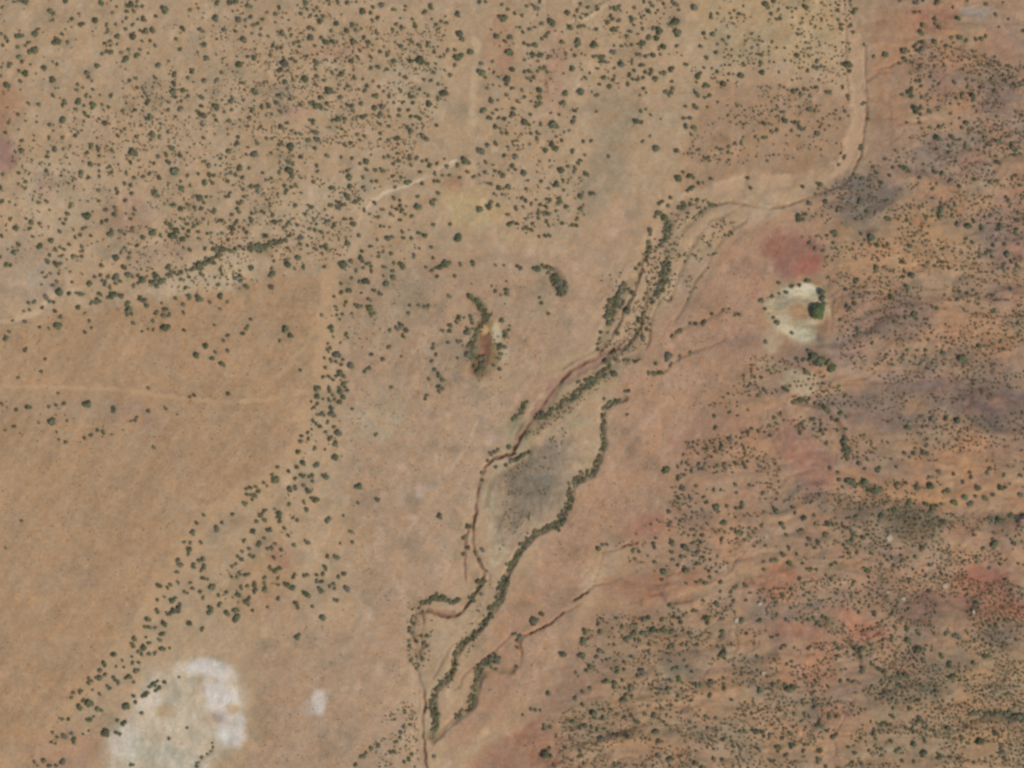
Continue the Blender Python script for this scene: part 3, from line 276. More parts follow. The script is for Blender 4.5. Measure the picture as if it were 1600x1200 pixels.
(0,900): "100,6c 105,7b 107,6b 119,4b 112,4b 127,1b 130,2b 133,7c 134,6b 145,1b 148,1b 154,0b 159,6b 151,7b 155,6b 142,10b 149,12c 159,10b 125,10b 127,14b 137,12b 121,8b 115,10b 117,11a 108,15c 109,14b 99,15b 103,13a 112,20c 109,22c 112,22b 113,18b 107,23b 105,24b 99,23b 98,21b 92,27c 94,27b 103,30c 102,30b 91,32b 93,32b 97,33b 131,20c 132,22c 131,24b 130,24b 119,29c 127,33b 137,19b 138,17b 141,23c 142,24b 147,22c 149,21b 148,25c 147,28c 148,27b 150,25b 154,17c 156,14b 156,18b 153,16b 158,21b 84,39b 85,40b 83,43b 84,44b 86,48b 89,49b 91,45c 94,42b 94,49b 97,48b 101,46c 103,46b 106,45a 101,37b 102,36b 100,40b 92,38a 72,49c 82,50a 77,53a 78,57a 73,57a 65,55c 66,56b 63,59c 66,61b 62,64c 61,64b 57,66b 56,65b 55,67b 83,55b 87,54b 86,59c 85,60b 81,63c 84,66b 79,64b 72,65b 74,67b 71,64b 67,69b 68,70b 63,74b 58,71a 51,72b 50,73b 46,73b 45,76b 50,82c 49,81b 52,78b 56,80d 61,84c 63,84b 59,88a 55,90c 57,90b 39,90b 43,90b 33,98b 36,101b 41,100c 45,99b 46,103c 33,104b 35,105a 28,115c 40,116c 22,117b 24,119a 35,119b 31,119b 52,99a 56,97a 66,98d 79,82d 78,82b 85,79b 84,75b 89,75b 92,74c 90,75b 97,72b 94,69b 96,68c 98,66b 103,66b 100,70b 88,86b 74,90b 77,92c 78,92b 75,99b 73,98b 106,101b 117,95a 126,114b 124,117b 123,119b 83,118b 133,104a 133,107a 132,110a 130,111a 112,63a",
(400,900): "6,1b 6,4b 5,9c 5,8b 0,5b 0,9b 6,6a 14,2b 14,5a 18,4b 20,6c 23,7c 21,7b 24,1b 30,0b 38,4b 41,4b 41,9c 40,8b 46,7b 49,5b 49,8b 52,1b 31,11c 33,12c 30,10b 57,8c 56,7a 49,15b 51,16b 14,14b 7,19a 26,18c 27,20b 35,19b 42,27d 26,38c 27,36b 104,17b 107,16b 109,14c 112,14c 115,14c 118,13c 116,15b 121,16b 124,16b 127,15c 123,17b 139,4d 142,4d 138,7b 135,12c 136,15c 134,13b 141,12b 98,21a 102,20b 96,33c 97,36b 96,41b 96,44b 101,41b 105,42b 108,44b 103,38b 107,38b 99,30b 97,28b 100,50a 105,52b 97,53b 100,58b 93,85b 96,93b 92,95b 91,98b 90,101b 88,104b 77,105b 76,106b 72,107b 69,111b 67,113c 68,112b 85,110b 87,110b 98,111b 96,114b 93,117b 111,113b 62,118b 146,20c 147,23b 150,52d 147,51c 152,51b 139,56b 142,59b 147,57b 151,58b 140,62b",
(800,900): "14,28d 13,29c 16,27b 18,24c 19,23b 5,37c 4,40b 6,39b 2,36b 3,44b 3,57b 32,49c 44,50c 42,50b 46,35c 45,40c 44,41b 56,35c 57,27b 54,30b 65,26b 69,32b 64,42b 55,47c 57,48b 53,51b 49,57c 47,59b 51,57b 60,52b 62,58b 66,58c 65,60b 70,58b 71,54b 81,59d 79,62b 60,65c 58,66b 64,67c 63,69b 69,65b 75,69c 74,71b 71,70b 71,74b 75,75b 69,77c 44,72b 44,80b 40,76b 23,74c 49,70b 41,63a 40,60a 83,27c 85,26b 95,26b 94,27b 101,26b 104,27b 105,29b 77,30b 88,33c 91,34c 94,34c 96,34c 99,35c 101,34b 83,36b 81,36b 76,36c 74,38c 72,39c 71,40b 77,40b 80,41b 99,44c 101,43b 106,43b 109,43b 116,43b 86,43b 85,47b 75,50b 100,66b 104,65c 115,68c 114,67b 118,68b 113,60b 109,56b 108,53b 101,58b 103,57b 97,71b 94,71b 91,74b 104,74b 112,78b 124,66c 123,69b 124,73b 123,75b 132,67b 133,70b 132,64b 144,58a 144,62a 137,77b 155,71c 152,66b 116,38b 121,27c 122,29b 120,26b 131,26b 132,27b 144,27c 143,29b 132,35c 131,38b 124,36b 113,36b 110,35b 107,34b 131,48d 132,46b 133,51b 129,44b 137,43b 143,49b 153,50b 138,15b 137,10b 128,17c 129,19b 130,10b 119,15b 115,4b 119,3b 121,4b 130,4c 124,1b 94,2b 146,6b 139,8b 140,7b 147,15b 109,5a 99,18b 113,22b 115,22b 155,28b 147,36b 12,83b 15,84b 18,84a 7,87a 51,86d 52,88b 50,85b 57,89c 57,83b 62,83b 66,86b 70,88b 37,91c 36,90b 39,92b 21,94c 24,94b 20,95b 46,93c 44,93b 50,94b 53,95b 57,95b 60,97b 56,101c 55,102b 50,105b 33,107b 21,111d 23,107b 20,109b 24,112b 43,112c 43,109b 37,115b 65,118c 67,117b 78,91c 77,90b 72,100c 66,100b 89,86c 88,88b 90,97c 91,103b 92,102b 86,102b 92,113c 91,111b 99,114c 114,116b 112,91b 97,93b 95,91b 122,95b 128,88b 126,114b 131,114b 133,101b 132,102b 137,103b 138,106b 142,107b 143,108b 154,108b 152,97c 156,97c 157,100b 142,97b 146,97b 128,97b 133,92a 150,85b 145,86b 119,119b 75,87b 83,86b 94,83b 98,81a 121,87b",
(1200,900): "5,16c 4,14b 10,13b 9,11b 23,12b 15,8b 19,2b 39,2b 54,3b 53,4b 63,1b 63,4b 63,12b 71,12b 70,13b 74,13b 52,13b 57,16b 57,22b 66,23c 71,28b 68,29b 77,24b 78,22b 88,20b 80,19b 84,27b 89,2b 101,9b 101,10b 110,13b 125,11b 131,17c 139,10b 149,3c 157,7b 11,27b 18,27b 25,27b 28,26b 31,29b 33,31b 34,26b 37,27b 2,38b 6,37b 10,44b 9,45b 34,46b 25,46b 43,43c 44,46b 44,50b 58,46c 57,48b 60,45b 64,43b 55,46b 58,51b 12,55b 15,54b 16,70c 11,68c 12,70c 13,72b 7,66b 3,68b 22,62b 23,63b 30,66b 37,69b 29,78c 30,81b 28,82b 22,80b 7,84b 6,89a 17,86b 23,86b 33,89b 32,91b 34,94c 36,96b 30,93b 38,88b 42,88b 41,100c 42,99b 14,98b 9,101b 1,99b 6,107c 6,110b 15,106c 14,107b 22,105b 22,109b 33,108c 31,109b 31,115c 32,114b 12,111b 10,112b 2,115b 36,119b 59,59c 68,57b 70,59c 72,60c 66,56b 82,61c 86,62c 88,63b 96,68c 97,69b 83,69b 82,68b 65,69b 54,66b 50,65b 45,66b 76,72b 71,74b 74,73b 105,72b 104,69b 103,73b 87,77b 90,77b 94,77b 89,82b 88,83b 78,82b 77,87b 78,88b 72,92b 71,93b 74,93b 66,96b 66,99c 67,101b 77,93b 95,90c 93,91b 94,88b 89,96b 91,97b 86,95b 98,95b 97,101b 98,103b 90,105c 80,109c 82,108b 97,110c 97,112b 107,113c 106,111b 114,113b 118,114b 77,103b 71,108b 71,112b 63,109b 58,101b 50,107b 54,110b 53,116b 58,117b 84,116b 91,116b 113,96c 112,94b 104,97b 105,99b 113,101b 116,101b 121,102b 120,100b 132,102d 134,102b 130,103b 137,103b 125,104b 142,98c 144,100b 152,105b 146,110c 147,113b 145,107b 127,91b 120,91b 130,86c 128,85b 126,86b 136,86b 139,85b 142,86c 145,85b 148,87b 151,88b 154,87c 156,88c 158,88d 159,90c 134,74b 140,72b 148,74b 151,73b 114,63c 116,62b 113,55c 112,56b 108,51b 108,49b 98,53b 97,52b 93,46c 96,46b 98,46b 91,45b 87,41c 86,33b 87,32b 93,34b 94,36b 79,31b 78,38b 77,40b 72,39b 135,50c 138,50b 133,43b 134,40b 119,38c 118,37b 116,37b 111,36b 128,55c 139,31b 142,30b 144,27b 148,28b 151,27b 146,44b 147,42b 155,40b 139,43b 154,81b",
}
# dense thickets along the gullies: (name, label, points (x, y, half width px), shrub radius m)
THICKETS = [
 ('gully_thicket', 'long dark green thicket filling the winding gully east of the grey silt flat', [(972,625,1.6),(956,630,2.8),(943,640,2.0),(942,660,2.0),(940,680,2.0),(945,696,2.0),(938,709,2.8),(933,722,2.8),(927,738,3.2),(912,745,4.0),(895,755,5.6),(892,766,4.8),(893,778,4.0),(886,793,4.0),(879,808,5.2),(872,820,6.0),(860,823,4.8),(850,825,2.4),(837,833,4.8),(824,846,4.8),(811,863,3.6),(801,878,2.8),(793,892,3.2)], 1.48),
 ('gully_thicket', 'dark thicket in the lower gully, ending beside the sandy wash', [(790,903,4.8),(782,920,5.2),(781,935,4.8),(775,948,3.2),(762,968,3.6),(748,985,4.0),(738,996,3.2),(714,1008,2.0),(711,1028,1.6),(709,1046,3.2),(700,1062,2.4),(682,1075,2.8),(676,1090,2.8),(677,1108,4.4),(682,1126,4.8),(676,1142,4.0)], 1.48),
 ('gully_thicket', 'short hooked thicket in the side gully south-east of the wash bend', [(783,1032,3.2),(770,1030,4.8),(766,1033,3.2),(752,1040,3.2),(747,1050,4.0),(744,1065,2.8),(740,1080,3.2),(738,1098,4.8),(732,1106,3.2),(720,1114,3.2),(711,1124,3.2)], 1.48),
 ('streamside_thicket', 'dense oblong green thicket standing in the middle of the braided wash', [(1040,404,4.0),(1039,420,5.6),(1038,436,6.0),(1036,449,4.0),(1028,455,2.8),(1024,465,3.2),(1022,474,2.4)], 1.62),
 ('streamside_thicket', 'tapering green thicket on the west side of the braided wash', [(977,446,2.4),(970,456,3.6),(962,470,4.0),(954,487,4.8),(951,503,4.0)], 1.62),
 ('streamside_thicket', 'green thicket along the south bank of the red wash', [(1005,560,0.4),(952,566,1.6),(948,575,3.2),(935,586,3.6),(925,597,3.2),(908,607,2.4),(895,618,2.4),(880,630,2.0),(862,645,2.0),(846,655,2.4)], 1.48),
 ('streamside_thicket', 'narrow thicket on the north bank of the red wash bend', [(823,628,2.4),(818,636,3.2),(810,645,2.4),(803,654,2.4)], 1.35),
 ('streamside_thicket', 'low thicket on the outer bank of the meander', [(657,944,2.0),(668,939,3.2),(680,934,4.0),(692,934,3.2),(700,942,2.4),(712,940,3.2),(719,938,3.2)], 1.48),
 ('streamside_thicket', 'dark green thicket round the dark hollow near the rust-red pit', [(852,417,2.4),(858,425,2.4),(866,436,2.4),(873,443,4.8),(877,452,5.6),(874,462,4.0)], 1.62),
 ('streamside_thicket', 'grey-green thicket along the dry channel through the dense north-west scrub', [(256,436,1.6),(272,428,2.4),(285,425,1.6),(302,420,2.0),(312,415,4.8),(320,413,3.2),(340,400,2.4),(350,392,3.2)], 1.48),
 ('streamside_thicket', 'narrow dark thicket tapering east across the north-west scrub', [(390,388,3.2),(402,388,4.0),(415,383,3.2),(428,380,2.0),(445,376,2.0),(452,371,1.6)], 1.48),
 ('streamside_thicket', 'grey thicket in the bend below the wash crossing', [(1042,340,3.2),(1043,350,3.6),(1042,360,3.2),(1044,372,3.2),(1036,378,2.4),(1031,383,2.4)], 1.48),
 ('streamside_thicket', 'small grey-green thicket on the neck of the upper wash', [(1062,325,4.0),(1068,321,3.2),(1080,316,2.0),(1092,311,1.6)], 1.35),
 ('hollow_thicket', 'dark scrub thicket rimming the rust-red pit', [(737,466,2.8),(745,472,2.0),(752,480,2.8),(757,490,4.0),(765,494,4.0),(754,503,2.4),(734,548,3.2),(735,557,4.0),(742,560,2.4),(752,560,2.8),(752,580,3.2)], 1.35),
 ('hillside_thicket', 'dark thicket at the head of the narrow hillside draw', [(1317,687,2.4),(1319,697,3.2),(1322,705,4.0),(1320,713,3.2)], 1.48),
 ('hillside_thicket', 'dark thicket straggling down the hillside toward the pale dirt track', [(1328,752,3.2),(1337,757,2.0),(1350,755,3.2),(1356,762,1.6),(1366,767,4.8),(1374,765,3.2)], 1.48),
 ('hillside_thicket', 'green thicket below the lone big tree on the pale knoll', [(1263,547,2.4),(1266,558,4.0),(1272,563,4.8),(1280,566,4.0),(1288,562,2.4),(1298,574,4.8),(1302,577,3.2)], 1.62),
 ('hillside_thicket', 'dark ledge thicket on the south-east slope', [(1515,1113,1.6),(1530,1114,2.0),(1550,1113,2.0),(1570,1116,2.0),(1583,1118,3.2),(1595,1120,3.6),(1615,1124,4.0)], 1.48),
]
# fields of small scrub: (spacing px, shrub radius m, how brown 0..1, outline)
SCRUB = [
 (10.2, .85, .35, [(0,180),(110,200),(240,120),(380,0),(600,0),(700,20),(700,150),(660,200),(640,260),(640,300),(560,320),(520,400),(420,440),(300,460),(230,450),(130,300),(40,320)]),
 (9.0, .8, .3, [(430,20),(690,20),(700,150),(640,250),(590,250),(540,400),(410,430),(300,440),(330,300),(440,260),(400,120)]),
 (18.0, .75, .45, [(0,0),(400,0),(400,260),(280,440),(190,420),(60,440),(0,400)]),
 (13.2, .8, .4, [(770,0),(1060,0),(1080,110),(1010,150),(930,130),(900,180),(920,360),(820,370),(740,280),(760,200)]),
 (19.1, .7, .35, [(560,330),(680,330),(620,480),(530,640),(540,720),(480,780),(450,900),(360,960),(330,900),(470,700),(490,560),(520,430)]),
 (6.4, .8, .35, [(1420,60),(1620,80),(1620,300),(1560,290),(1440,290),(1350,330),(1260,300),(1370,260),(1460,180),(1420,130)]),
 (6.8, .8, .4, [(1280,360),(1460,300),(1620,300),(1620,560),(1520,480),(1430,480),(1340,460),(1290,440)]),
 (5.6, .85, .3, [(1540,90),(1620,110),(1620,260),(1580,260),(1560,200),(1520,160)]),
 (7.2, .8, .45, [(1330,440),(1560,430),(1620,560),(1620,600),(1380,600),(1300,560),(1320,480)]),
 (6.6, .85, .35, [(1180,545),(1300,580),(1330,620),(1620,600),(1620,720),(1400,720),(1320,720),(1200,640),(1100,640),(1150,600)]),
 (7.0, .85, .4, [(1070,690),(1220,660),(1220,760),(1330,760),(1600,720),(1620,800),(1620,900),(1300,870),(1000,900),(960,850),(1040,800)]),
 (5.3, .95, .3, [(1290,770),(1420,780),(1470,810),(1480,850),(1400,870),(1330,820)]),
 (6.0, .85, .35, [(930,960),(1000,960),(1280,900),(1620,840),(1620,1240),(830,1240),(880,1110),(960,1080),(900,1020)]),
 (5.0, .9, .3, [(1400,900),(1620,880),(1620,1240),(1280,1240),(1330,1140),(1360,1040),(1430,1020)]),
 (6.1, .8, .3, [(1010,1000),(1110,1000),(1120,1090),(1000,1090)]),
 (25.5, .7, .6, [(0,620),(280,640),(260,700),(0,690)]),
 (14.9, .9, .5, [(740,400),(800,440),(800,590),(735,600),(715,520)]),
 (6.6, .8, .2, [(640,940),(680,960),(670,1040),(640,1050),(635,980)]),
 (7.5, .8, .3, [(600,1120),(650,1080),(655,1200),(560,1220)]),
 (10.6, .7, .4, [(940,430),(1020,400),(1010,530),(940,560)]),
 (10.6, .8, .3, [(800,1150),(860,1120),(900,1130),(900,1220),(800,1220)]),
 (5.6, .8, .2, [(1000,400),(1060,320),(1110,300),(1130,330),(1070,350),(1050,470),(1015,540),(930,570),(940,500)]),
 (6.2, .8, .2, [(965,545),(970,575),(900,640),(840,680),(810,690),(850,640),(920,590)]),
 (7.3, .8, .3, [(1060,400),(1130,340),(1170,350),(1110,420),(1075,470)]),
 (7.8, .85, .3, [(760,890),(800,900),(740,1010),(700,1080),(690,1060),(740,960)]),
 (9.0, .8, .3, [(1130,0),(1330,0),(1330,110),(1160,200),(1080,110)]),
 (11.2, .8, .35, [(1180,120),(1330,120),(1325,240),(1120,260),(1060,240)]),
 (10.1, .8, .35, [(1360,250),(1300,300),(1240,340),(1250,380),(1320,380),(1400,300)]),
 (6.2, .7, .15, [(790,740),(850,690),(890,660),(860,760),(820,830),(780,860)]),
 (17.0, .42, .7, [(-40,510),(500,440),(480,680),(300,820),(240,930),(60,1200),(-40,1240)]),
 (13.0, .42, .6, [(560,430),(860,420),(900,520),(740,700),(720,900),(640,960),(640,1200),(400,1200),(420,1000),(560,940),(540,640)]),
 (14.0, .45, .6, [(1000,560),(1180,340),(1240,360),(1180,560),(1040,720),(930,860),(820,1100),(740,1120),(900,780)]),
]

# ------------------------------------------------------------------ ground sheet
def axis(half, step, far):
    a = np.arange(-half, half + step * .5, step)
    out = half + np.cumsum(step * 1.28 ** np.arange(1, 60))
    out = out[out < far]
    return np.concatenate([-out[::-1], a, out])
GX = axis(436.0, 1.0, 9000.0)
GY = axis(332.0, 1.0, 9000.0)
X, Y = np.meshgrid(GX, GY)
PX = X / S + 800.0
PY = 600.0 - Y / S
# natural outlines: everything below is looked up through a gently warped survey
WX = PX + 9 * fbm(PX / 46, PY / 46, 11, 3) + 4.5 * fbm(PX / 15, PY / 15, 14, 3)
WY = PY + 9 * fbm(PX / 46, PY / 46, 21, 3) + 4.5 * fbm(PX / 15, PY / 15, 24, 3)
NX = PX + 1.8 * fbm(PX / 10, PY / 10, 31, 2)
NY = PY + 1.8 * fbm(PX / 10, PY / 10, 41, 2)
axx = GX / S + 800.0
ayy = 600.0 - GY / S

def window(x0, y0, x1, y1, pad):
    i = np.where((axx >= x0 - pad) & (axx <= x1 + pad))[0]
    j = np.where((ayy >= y0 - pad) & (ayy <= y1 + pad))[0]
    if len(i) == 0 or len(j) == 0:
        return None
    return slice(j[0], j[-1] + 1), slice(i[0], i[-1] + 1)
def seg_dist(x, y, pts, closed=False):
    d = np.full(x.shape, 1e9)
    n = len(pts)
    for k in range(n if closed else n - 1):
        ax, ay = pts[k][:2]; bx, by = pts[(k + 1) % n][:2]
        vx, vy = bx - ax, by - ay
        t = np.clip(((x - ax) * vx + (y - ay) * vy) / (vx * vx + vy * vy + 1e-9), 0, 1)
        d = np.minimum(d, np.hypot(x - ax - t * vx, y - ay - t * vy))
    return d
def inside(x, y, pts):
    r = np.zeros(x.shape, bool)
    n = len(pts)
    for k in range(n):
        ax, ay = pts[k]; bx, by = pts[(k + 1) % n]
        if ay == by: continue
        c = ((ay > y) != (by > y)) & (x < (bx - ax) * (y - ay) / (by - ay) + ax)
        r ^= c
    return r
def sstep(e0, e1, v):
    t = np.clip((v - e0) / (e1 - e0), 0, 1)
    return t * t * (3 - 2 * t)

RGB = np.empty(X.shape + (3,))
RGB[:] = (172, 147, 118)            # pale sandy loam, the commonest soil here
def mix(sl, col, w):
    RGB[sl] += (np.array(col, float) - RGB[sl]) * w[..., None]
for col, st, edge, pts in POLYS:
    xs_ = [p[0] for p in pts]; ys_ = [p[1] for p in pts]
    sl = window(min(xs_), min(ys_), max(xs_), max(ys_), edge * 2 + 20)
    if sl is None: continue
    x, y = WX[sl], WY[sl]
    d = seg_dist(x, y, pts, True) * np.where(inside(x, y, pts), 1, -1)
    mix(sl, col, st * sstep(-edge, edge, d))
for col, st, edge, cx, cy, rx, ry, tilt in ELL:
    m = max(rx, ry)
    if col[0] - col[1] > 42 and m > 12: st *= .72
    if col[0] - col[2] > 62 and col[0] - col[1] < 50 and m > 12: col = (col[0] - 2, col[1] - 1, col[2] + 4)
    if col[0] - col[1] < 30 and col[0] < 156: col = (col[0] - 1, col[1], col[2] - 2)
    sl = window(cx - m, cy - m, cx + m, cy + m, edge * 2 + 14)
    if sl is None: continue
    small = m < 9
    x = (NX if small else WX)[sl] - cx; y = (NY if small else WY)[sl] - cy
    c, s = math.cos(tilt), math.sin(tilt)
    u = (x * c + y * s) / rx; v = (-x * s + y * c) / ry
    r = np.sqrt(u * u + v * v)
    d = (1 - r) * min(rx, ry)
    mix(sl, col, st * sstep(-edge, edge * .8, d))
# hillside mask: the gullied slopes east of the washes
HP = [(1380, -300), (2600, -300), (2600, 2300), (760, 2300), (800, 1180), (860, 1080), (960, 940), (1030, 800), (1100, 680), (1180, 600), (1260, 480), (1290, 330), (1370, 250)]
sl = (slice(None), slice(None))
hill = sstep(-60, 90, seg_dist(WX, WY, HP, True) * np.where(inside(WX, WY, HP), 1, -1))
# mottling of the soils: brightness, pink-green drift, thin beds following the contours of the hill
def tint(f, w):
    RGB[:] = RGB + np.array(w, float) * f[..., None]
tint(fbm(PX / 70, PY / 70, 51, 4), (7, 6.5, 6))
tint(fbm(PX / 26, PY / 26, 61, 4), (6, 1.5, -2))
tint(fbm(PX / 9, PY / 9, 71, 3), (8, 8, 7.5))
tint(fbm(PX / 6, PY / 6, 81, 2), (6, 0, -5))
tint(fbm(PX / 3.1, PY / 3.1, 82, 2), (7, 7, 6.5))
ra = math.radians(-58)
u = PX * math.cos(ra) + PY * math.sin(ra); v = -PX * math.sin(ra) + PY * math.cos(ra)
tint(fbm(u / 110, v / 9, 91, 3) * (1 - hill), (5, 4.5, 4))        # faint run of the sheet wash
bx = PX + 60 * fbm(PX / 160, PY / 160, 95, 2); by = PY + 34 * fbm(PX / 130, PY / 130, 96, 3) - 0.00022 * (PX - 1180) ** 2
bed = fbm(bx / 95, by / 21, 97, 4)
tint(bed * hill, (6, 2, -3))
tint(fbm(bx / 60, by / 8, 98, 3) * hill, (4, 4, 4))
tint(fbm(PX / 42, PY / 30, 99, 4) * hill, (7, -2, -4))
tint(fbm(PX / 13, PY / 10, 199, 3) * hill, (12, 9, 7))
tint(np.clip(fbm(PX / 60, PY / 45, 100, 3) - .05, 0, 1) * hill, (-26, -15, -4))
pan = seg_dist(WX, WY, POLYS[13][3], True) * np.where(inside(WX, WY, POLYS[13][3]), 1, -1)
tint(fbm(PX / 8, PY / 14, 101, 4) * sstep(-4, 10, pan), (16, 16, 17))
kn = seg_dist(WX, WY, POLYS[9][3], True) * np.where(inside(WX, WY, POLYS[9][3]), 1, -1)
tint(fbm(PX / 12, PY / 5, 102, 4) * sstep(-4, 6, kn), (22, 20, 18))
fl = seg_dist(WX, WY, POLYS[10][3], True) * np.where(inside(WX, WY, POLYS[10][3]), 1, -1)
tint(fbm(PX / 5, PY / 9, 103, 3) * sstep(-4, 8, fl), (15, 14, 12))

# fine drainage: branching rills where two noise fields change sign
rill = np.exp(-(fbm(bx / 62, by / 40, 151, 4) / .022) ** 2) * .8 + np.exp(-(fbm(PX / 34, PY / 26, 152, 3) / .03) ** 2) * .5
rill *= np.clip(.6 + 1.2 * fbm(PX / 50, PY / 50, 153, 2), 0, 1)
tint(rill * hill, (-13, -15, -13))
mid = np.exp(-(((PX - 900) / 260) ** 2 + ((PY - 620) / 460) ** 2)) * (1 - hill)
run = np.exp(-(fbm(u / 160, v / 20, 154, 4) / .03) ** 2) * np.clip(.4 + 1.4 * fbm(PX / 70, PY / 70, 155, 2), 0, 1)
tint(run * mid, (-9, -9, -8))
plain = sstep(-10, 20, seg_dist(WX, WY, POLYS[0][3], True) * np.where(inside(WX, WY, POLYS[0][3]), 1, -1))
tint(np.clip(fbm(PX / 18, PY / 26, 156, 5) - .2, 0, 1) * (1 - hill) * (1 - plain), (24, 23, 24))      # pale crust flecks
tint(np.clip(fbm(PX / 34, PY / 28, 157, 5) - .1, 0, 1) * (1 - hill) * (1 - .8 * plain), (-30, -20, -14))
tint(fbm(u / 70, v / 14, 158, 4) * plain, (7, 6, 5))   # grey-olive litter
# relief
Z = 0.7 * fbm(PX / 150, PY / 150, 111, 3)
Z += 0.10 * fbm(PX / 14, PY / 14, 112, 3)
Z += hill * (3.0 + 4.6 * fbm(PX / 190, PY / 130, 113, 3) + 2.2 * bed + 2.4 * np.abs(fbm(bx / 90, by / 34, 116, 3)) + 0.55 * fbm(bx / 40, by / 9, 114, 3))
Z -= rill * hill * 1.3 + run * mid * .35
Z += 3.0 * np.exp(-(((WX - 1238) / 46) ** 2 + ((WY - 400) / 34) ** 2))           # red mound
Z += 2.4 * np.exp(-(((WX - 1243) / 50) ** 2 + ((WY - 490) / 40) ** 2))           # pale knoll
Z -= 2.2 * np.exp(-(((WX - 752) / 13) ** 2 + ((WY - 545) / 26) ** 2))            # rust-red pit
Z -= 1.6 * np.exp(-(((WX - 864) / 9) ** 2 + ((WY - 432) / 20) ** 2))             # dark hollow
Z -= 0.8 * np.exp(-(((WX - 651) / 5) ** 2 + ((WY - 1034) / 5) ** 2))
dpx = np.hypot(PX - 800, PY - 600)
Z += 90 * sstep(1400, 9000, dpx) * (0.4 + fbm(PX / 2200, PY / 2200, 115, 4)) 
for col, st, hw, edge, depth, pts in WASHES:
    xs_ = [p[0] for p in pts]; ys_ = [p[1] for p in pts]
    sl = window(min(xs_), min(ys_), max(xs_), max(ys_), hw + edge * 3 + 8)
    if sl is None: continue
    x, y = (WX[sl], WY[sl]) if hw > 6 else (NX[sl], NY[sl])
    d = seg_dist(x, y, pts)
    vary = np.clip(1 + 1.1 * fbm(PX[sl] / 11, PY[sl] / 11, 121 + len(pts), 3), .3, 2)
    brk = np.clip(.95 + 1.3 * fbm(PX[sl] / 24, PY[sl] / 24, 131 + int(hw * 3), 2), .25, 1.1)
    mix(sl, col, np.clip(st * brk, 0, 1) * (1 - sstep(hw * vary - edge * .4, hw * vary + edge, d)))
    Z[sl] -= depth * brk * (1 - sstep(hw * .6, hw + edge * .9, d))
RGB = RGB + (RGB.mean(-1, keepdims=True) - RGB) * .07 + np.array((2.6, 1.7, .5))
RGB = np.clip(RGB, 20, 240)
ALB = lin(RGB) / K

ny, nx = X.shape
gm = bpy.data.meshes.new('ground')
gm.vertices.add(nx * ny)
gm.vertices.foreach_set('co', np.stack([X, Y, Z], -1).astype(np.float32).ravel())
idx = np.arange(nx * ny).reshape(ny, nx)
q = np.stack([idx[:-1, :-1], idx[:-1, 1:], idx[1:, 1:], idx[1:, :-1]], -1).reshape(-1, 4)
def set_quads(me, q):
    me.loops.add(q.size)
    me.loops.foreach_set('vertex_index', q.astype(np.int32).ravel())
    me.polygons.add(len(q))
    me.polygons.foreach_set('loop_start', (np.arange(len(q)) * 4).astype(np.int32))
    me.update(calc_edges=True)
set_quads(gm, q)
gm.polygons.foreach_set('use_smooth', np.ones(len(q), bool))
at = gm.color_attributes.new('soil', 'FLOAT_COLOR', 'POINT')
at.data.foreach_set('color', np.concatenate([ALB, np.ones(ALB.shape[:2] + (1,))], -1).astype(np.float32).ravel())
ground = bpy.data.objects.new('ground', gm)
COL.objects.link(ground)
ground['kind'] = 'structure'

def N(nt, t, **kw):
    n = nt.nodes.new(t)
    for k, v in kw.items(): setattr(n, k, v)
    return n
def new_mat(name):
    m = bpy.data.materials.new(name); m.use_nodes = True
    nt = m.node_tree; b = nt.nodes['Principled BSDF']
    b.inputs['Roughness'].default_value = 1.0
    b.inputs['Specular IOR Level'].default_value = 0.08
    return m, nt, b
gmat, nt, b = new_mat('desert_soil')
a = N(nt, 'ShaderNodeAttribute', attribute_name='soil')
geo = N(nt, 'ShaderNodeNewGeometry')
def noise(scale, detail, rough=.6):
    n = N(nt, 'ShaderNodeTexNoise'); n.inputs['Scale'].default_value = scale
    n.inputs['Detail'].default_value = detail; n.inputs['Roughness'].default_value = rough
    nt.links.new(geo.outputs['Position'], n.inputs['Vector']); return n
n1 = noise(.9, 6); n2 = noise(.34, 5); n3 = noise(3.5, 3)
def ramp(n, lo, hi):
    r = N(nt, 'ShaderNodeMapRange'); r.inputs['From Min'].default_value = .3; r.inputs['From Max'].default_value = .7
    r.inputs['To Min'].default_value = lo; r.inputs['To Max'].default_value = hi
    nt.links.new(n.outputs['Fac'], r.inputs['Value']); return r
r1 = ramp(n1, .84, 1.16); r2 = ramp(n2, .93, 1.07)
m1 = N(nt, 'ShaderNodeMath', operation='MULTIPLY')
nt.links.new(r1.outputs[0], m1.inputs[0]); nt.links.new(r2.outputs[0], m1.inputs[1])
vm = N(nt, 'ShaderNodeVectorMath', operation='SCALE')
nt.links.new(a.outputs['Color'], vm.inputs[0]); nt.links.new(m1.outputs[0], vm.inputs['Scale'])
nt.links.new(vm.outputs[0], b.inputs['Base Color'])
bp = N(nt, 'ShaderNodeBump'); bp.inputs['Distance'].default_value = .35; bp.inputs['Strength'].default_value = .5
nt.links.new(n1.outputs['Fac'], bp.inputs['Height']); nt.links.new(bp.outputs[0], b.inputs['Normal'])
gm.materials.append(gmat)

def ground_z(x, y):
    """height of the sheet under world points"""
    x = np.asarray(x, float); y = np.asarray(y, float)
    i = np.clip(np.searchsorted(GX, x) - 1, 0, len(GX) - 2); j = np.clip(np.searchsorted(GY, y) - 1, 0, len(GY) - 2)
    fx = (x - GX[i]) / (GX[i + 1] - GX[i]); fy = (y - GY[j]) / (GY[j + 1] - GY[j])
    return (Z[j, i] * (1 - fx) + Z[j, i + 1] * fx) * (1 - fy) + (Z[j + 1, i] * (1 - fx) + Z[j + 1, i + 1] * fx) * fy
def wpos(px, py):
    return (px - 800.0) * S, (600.0 - py) * S

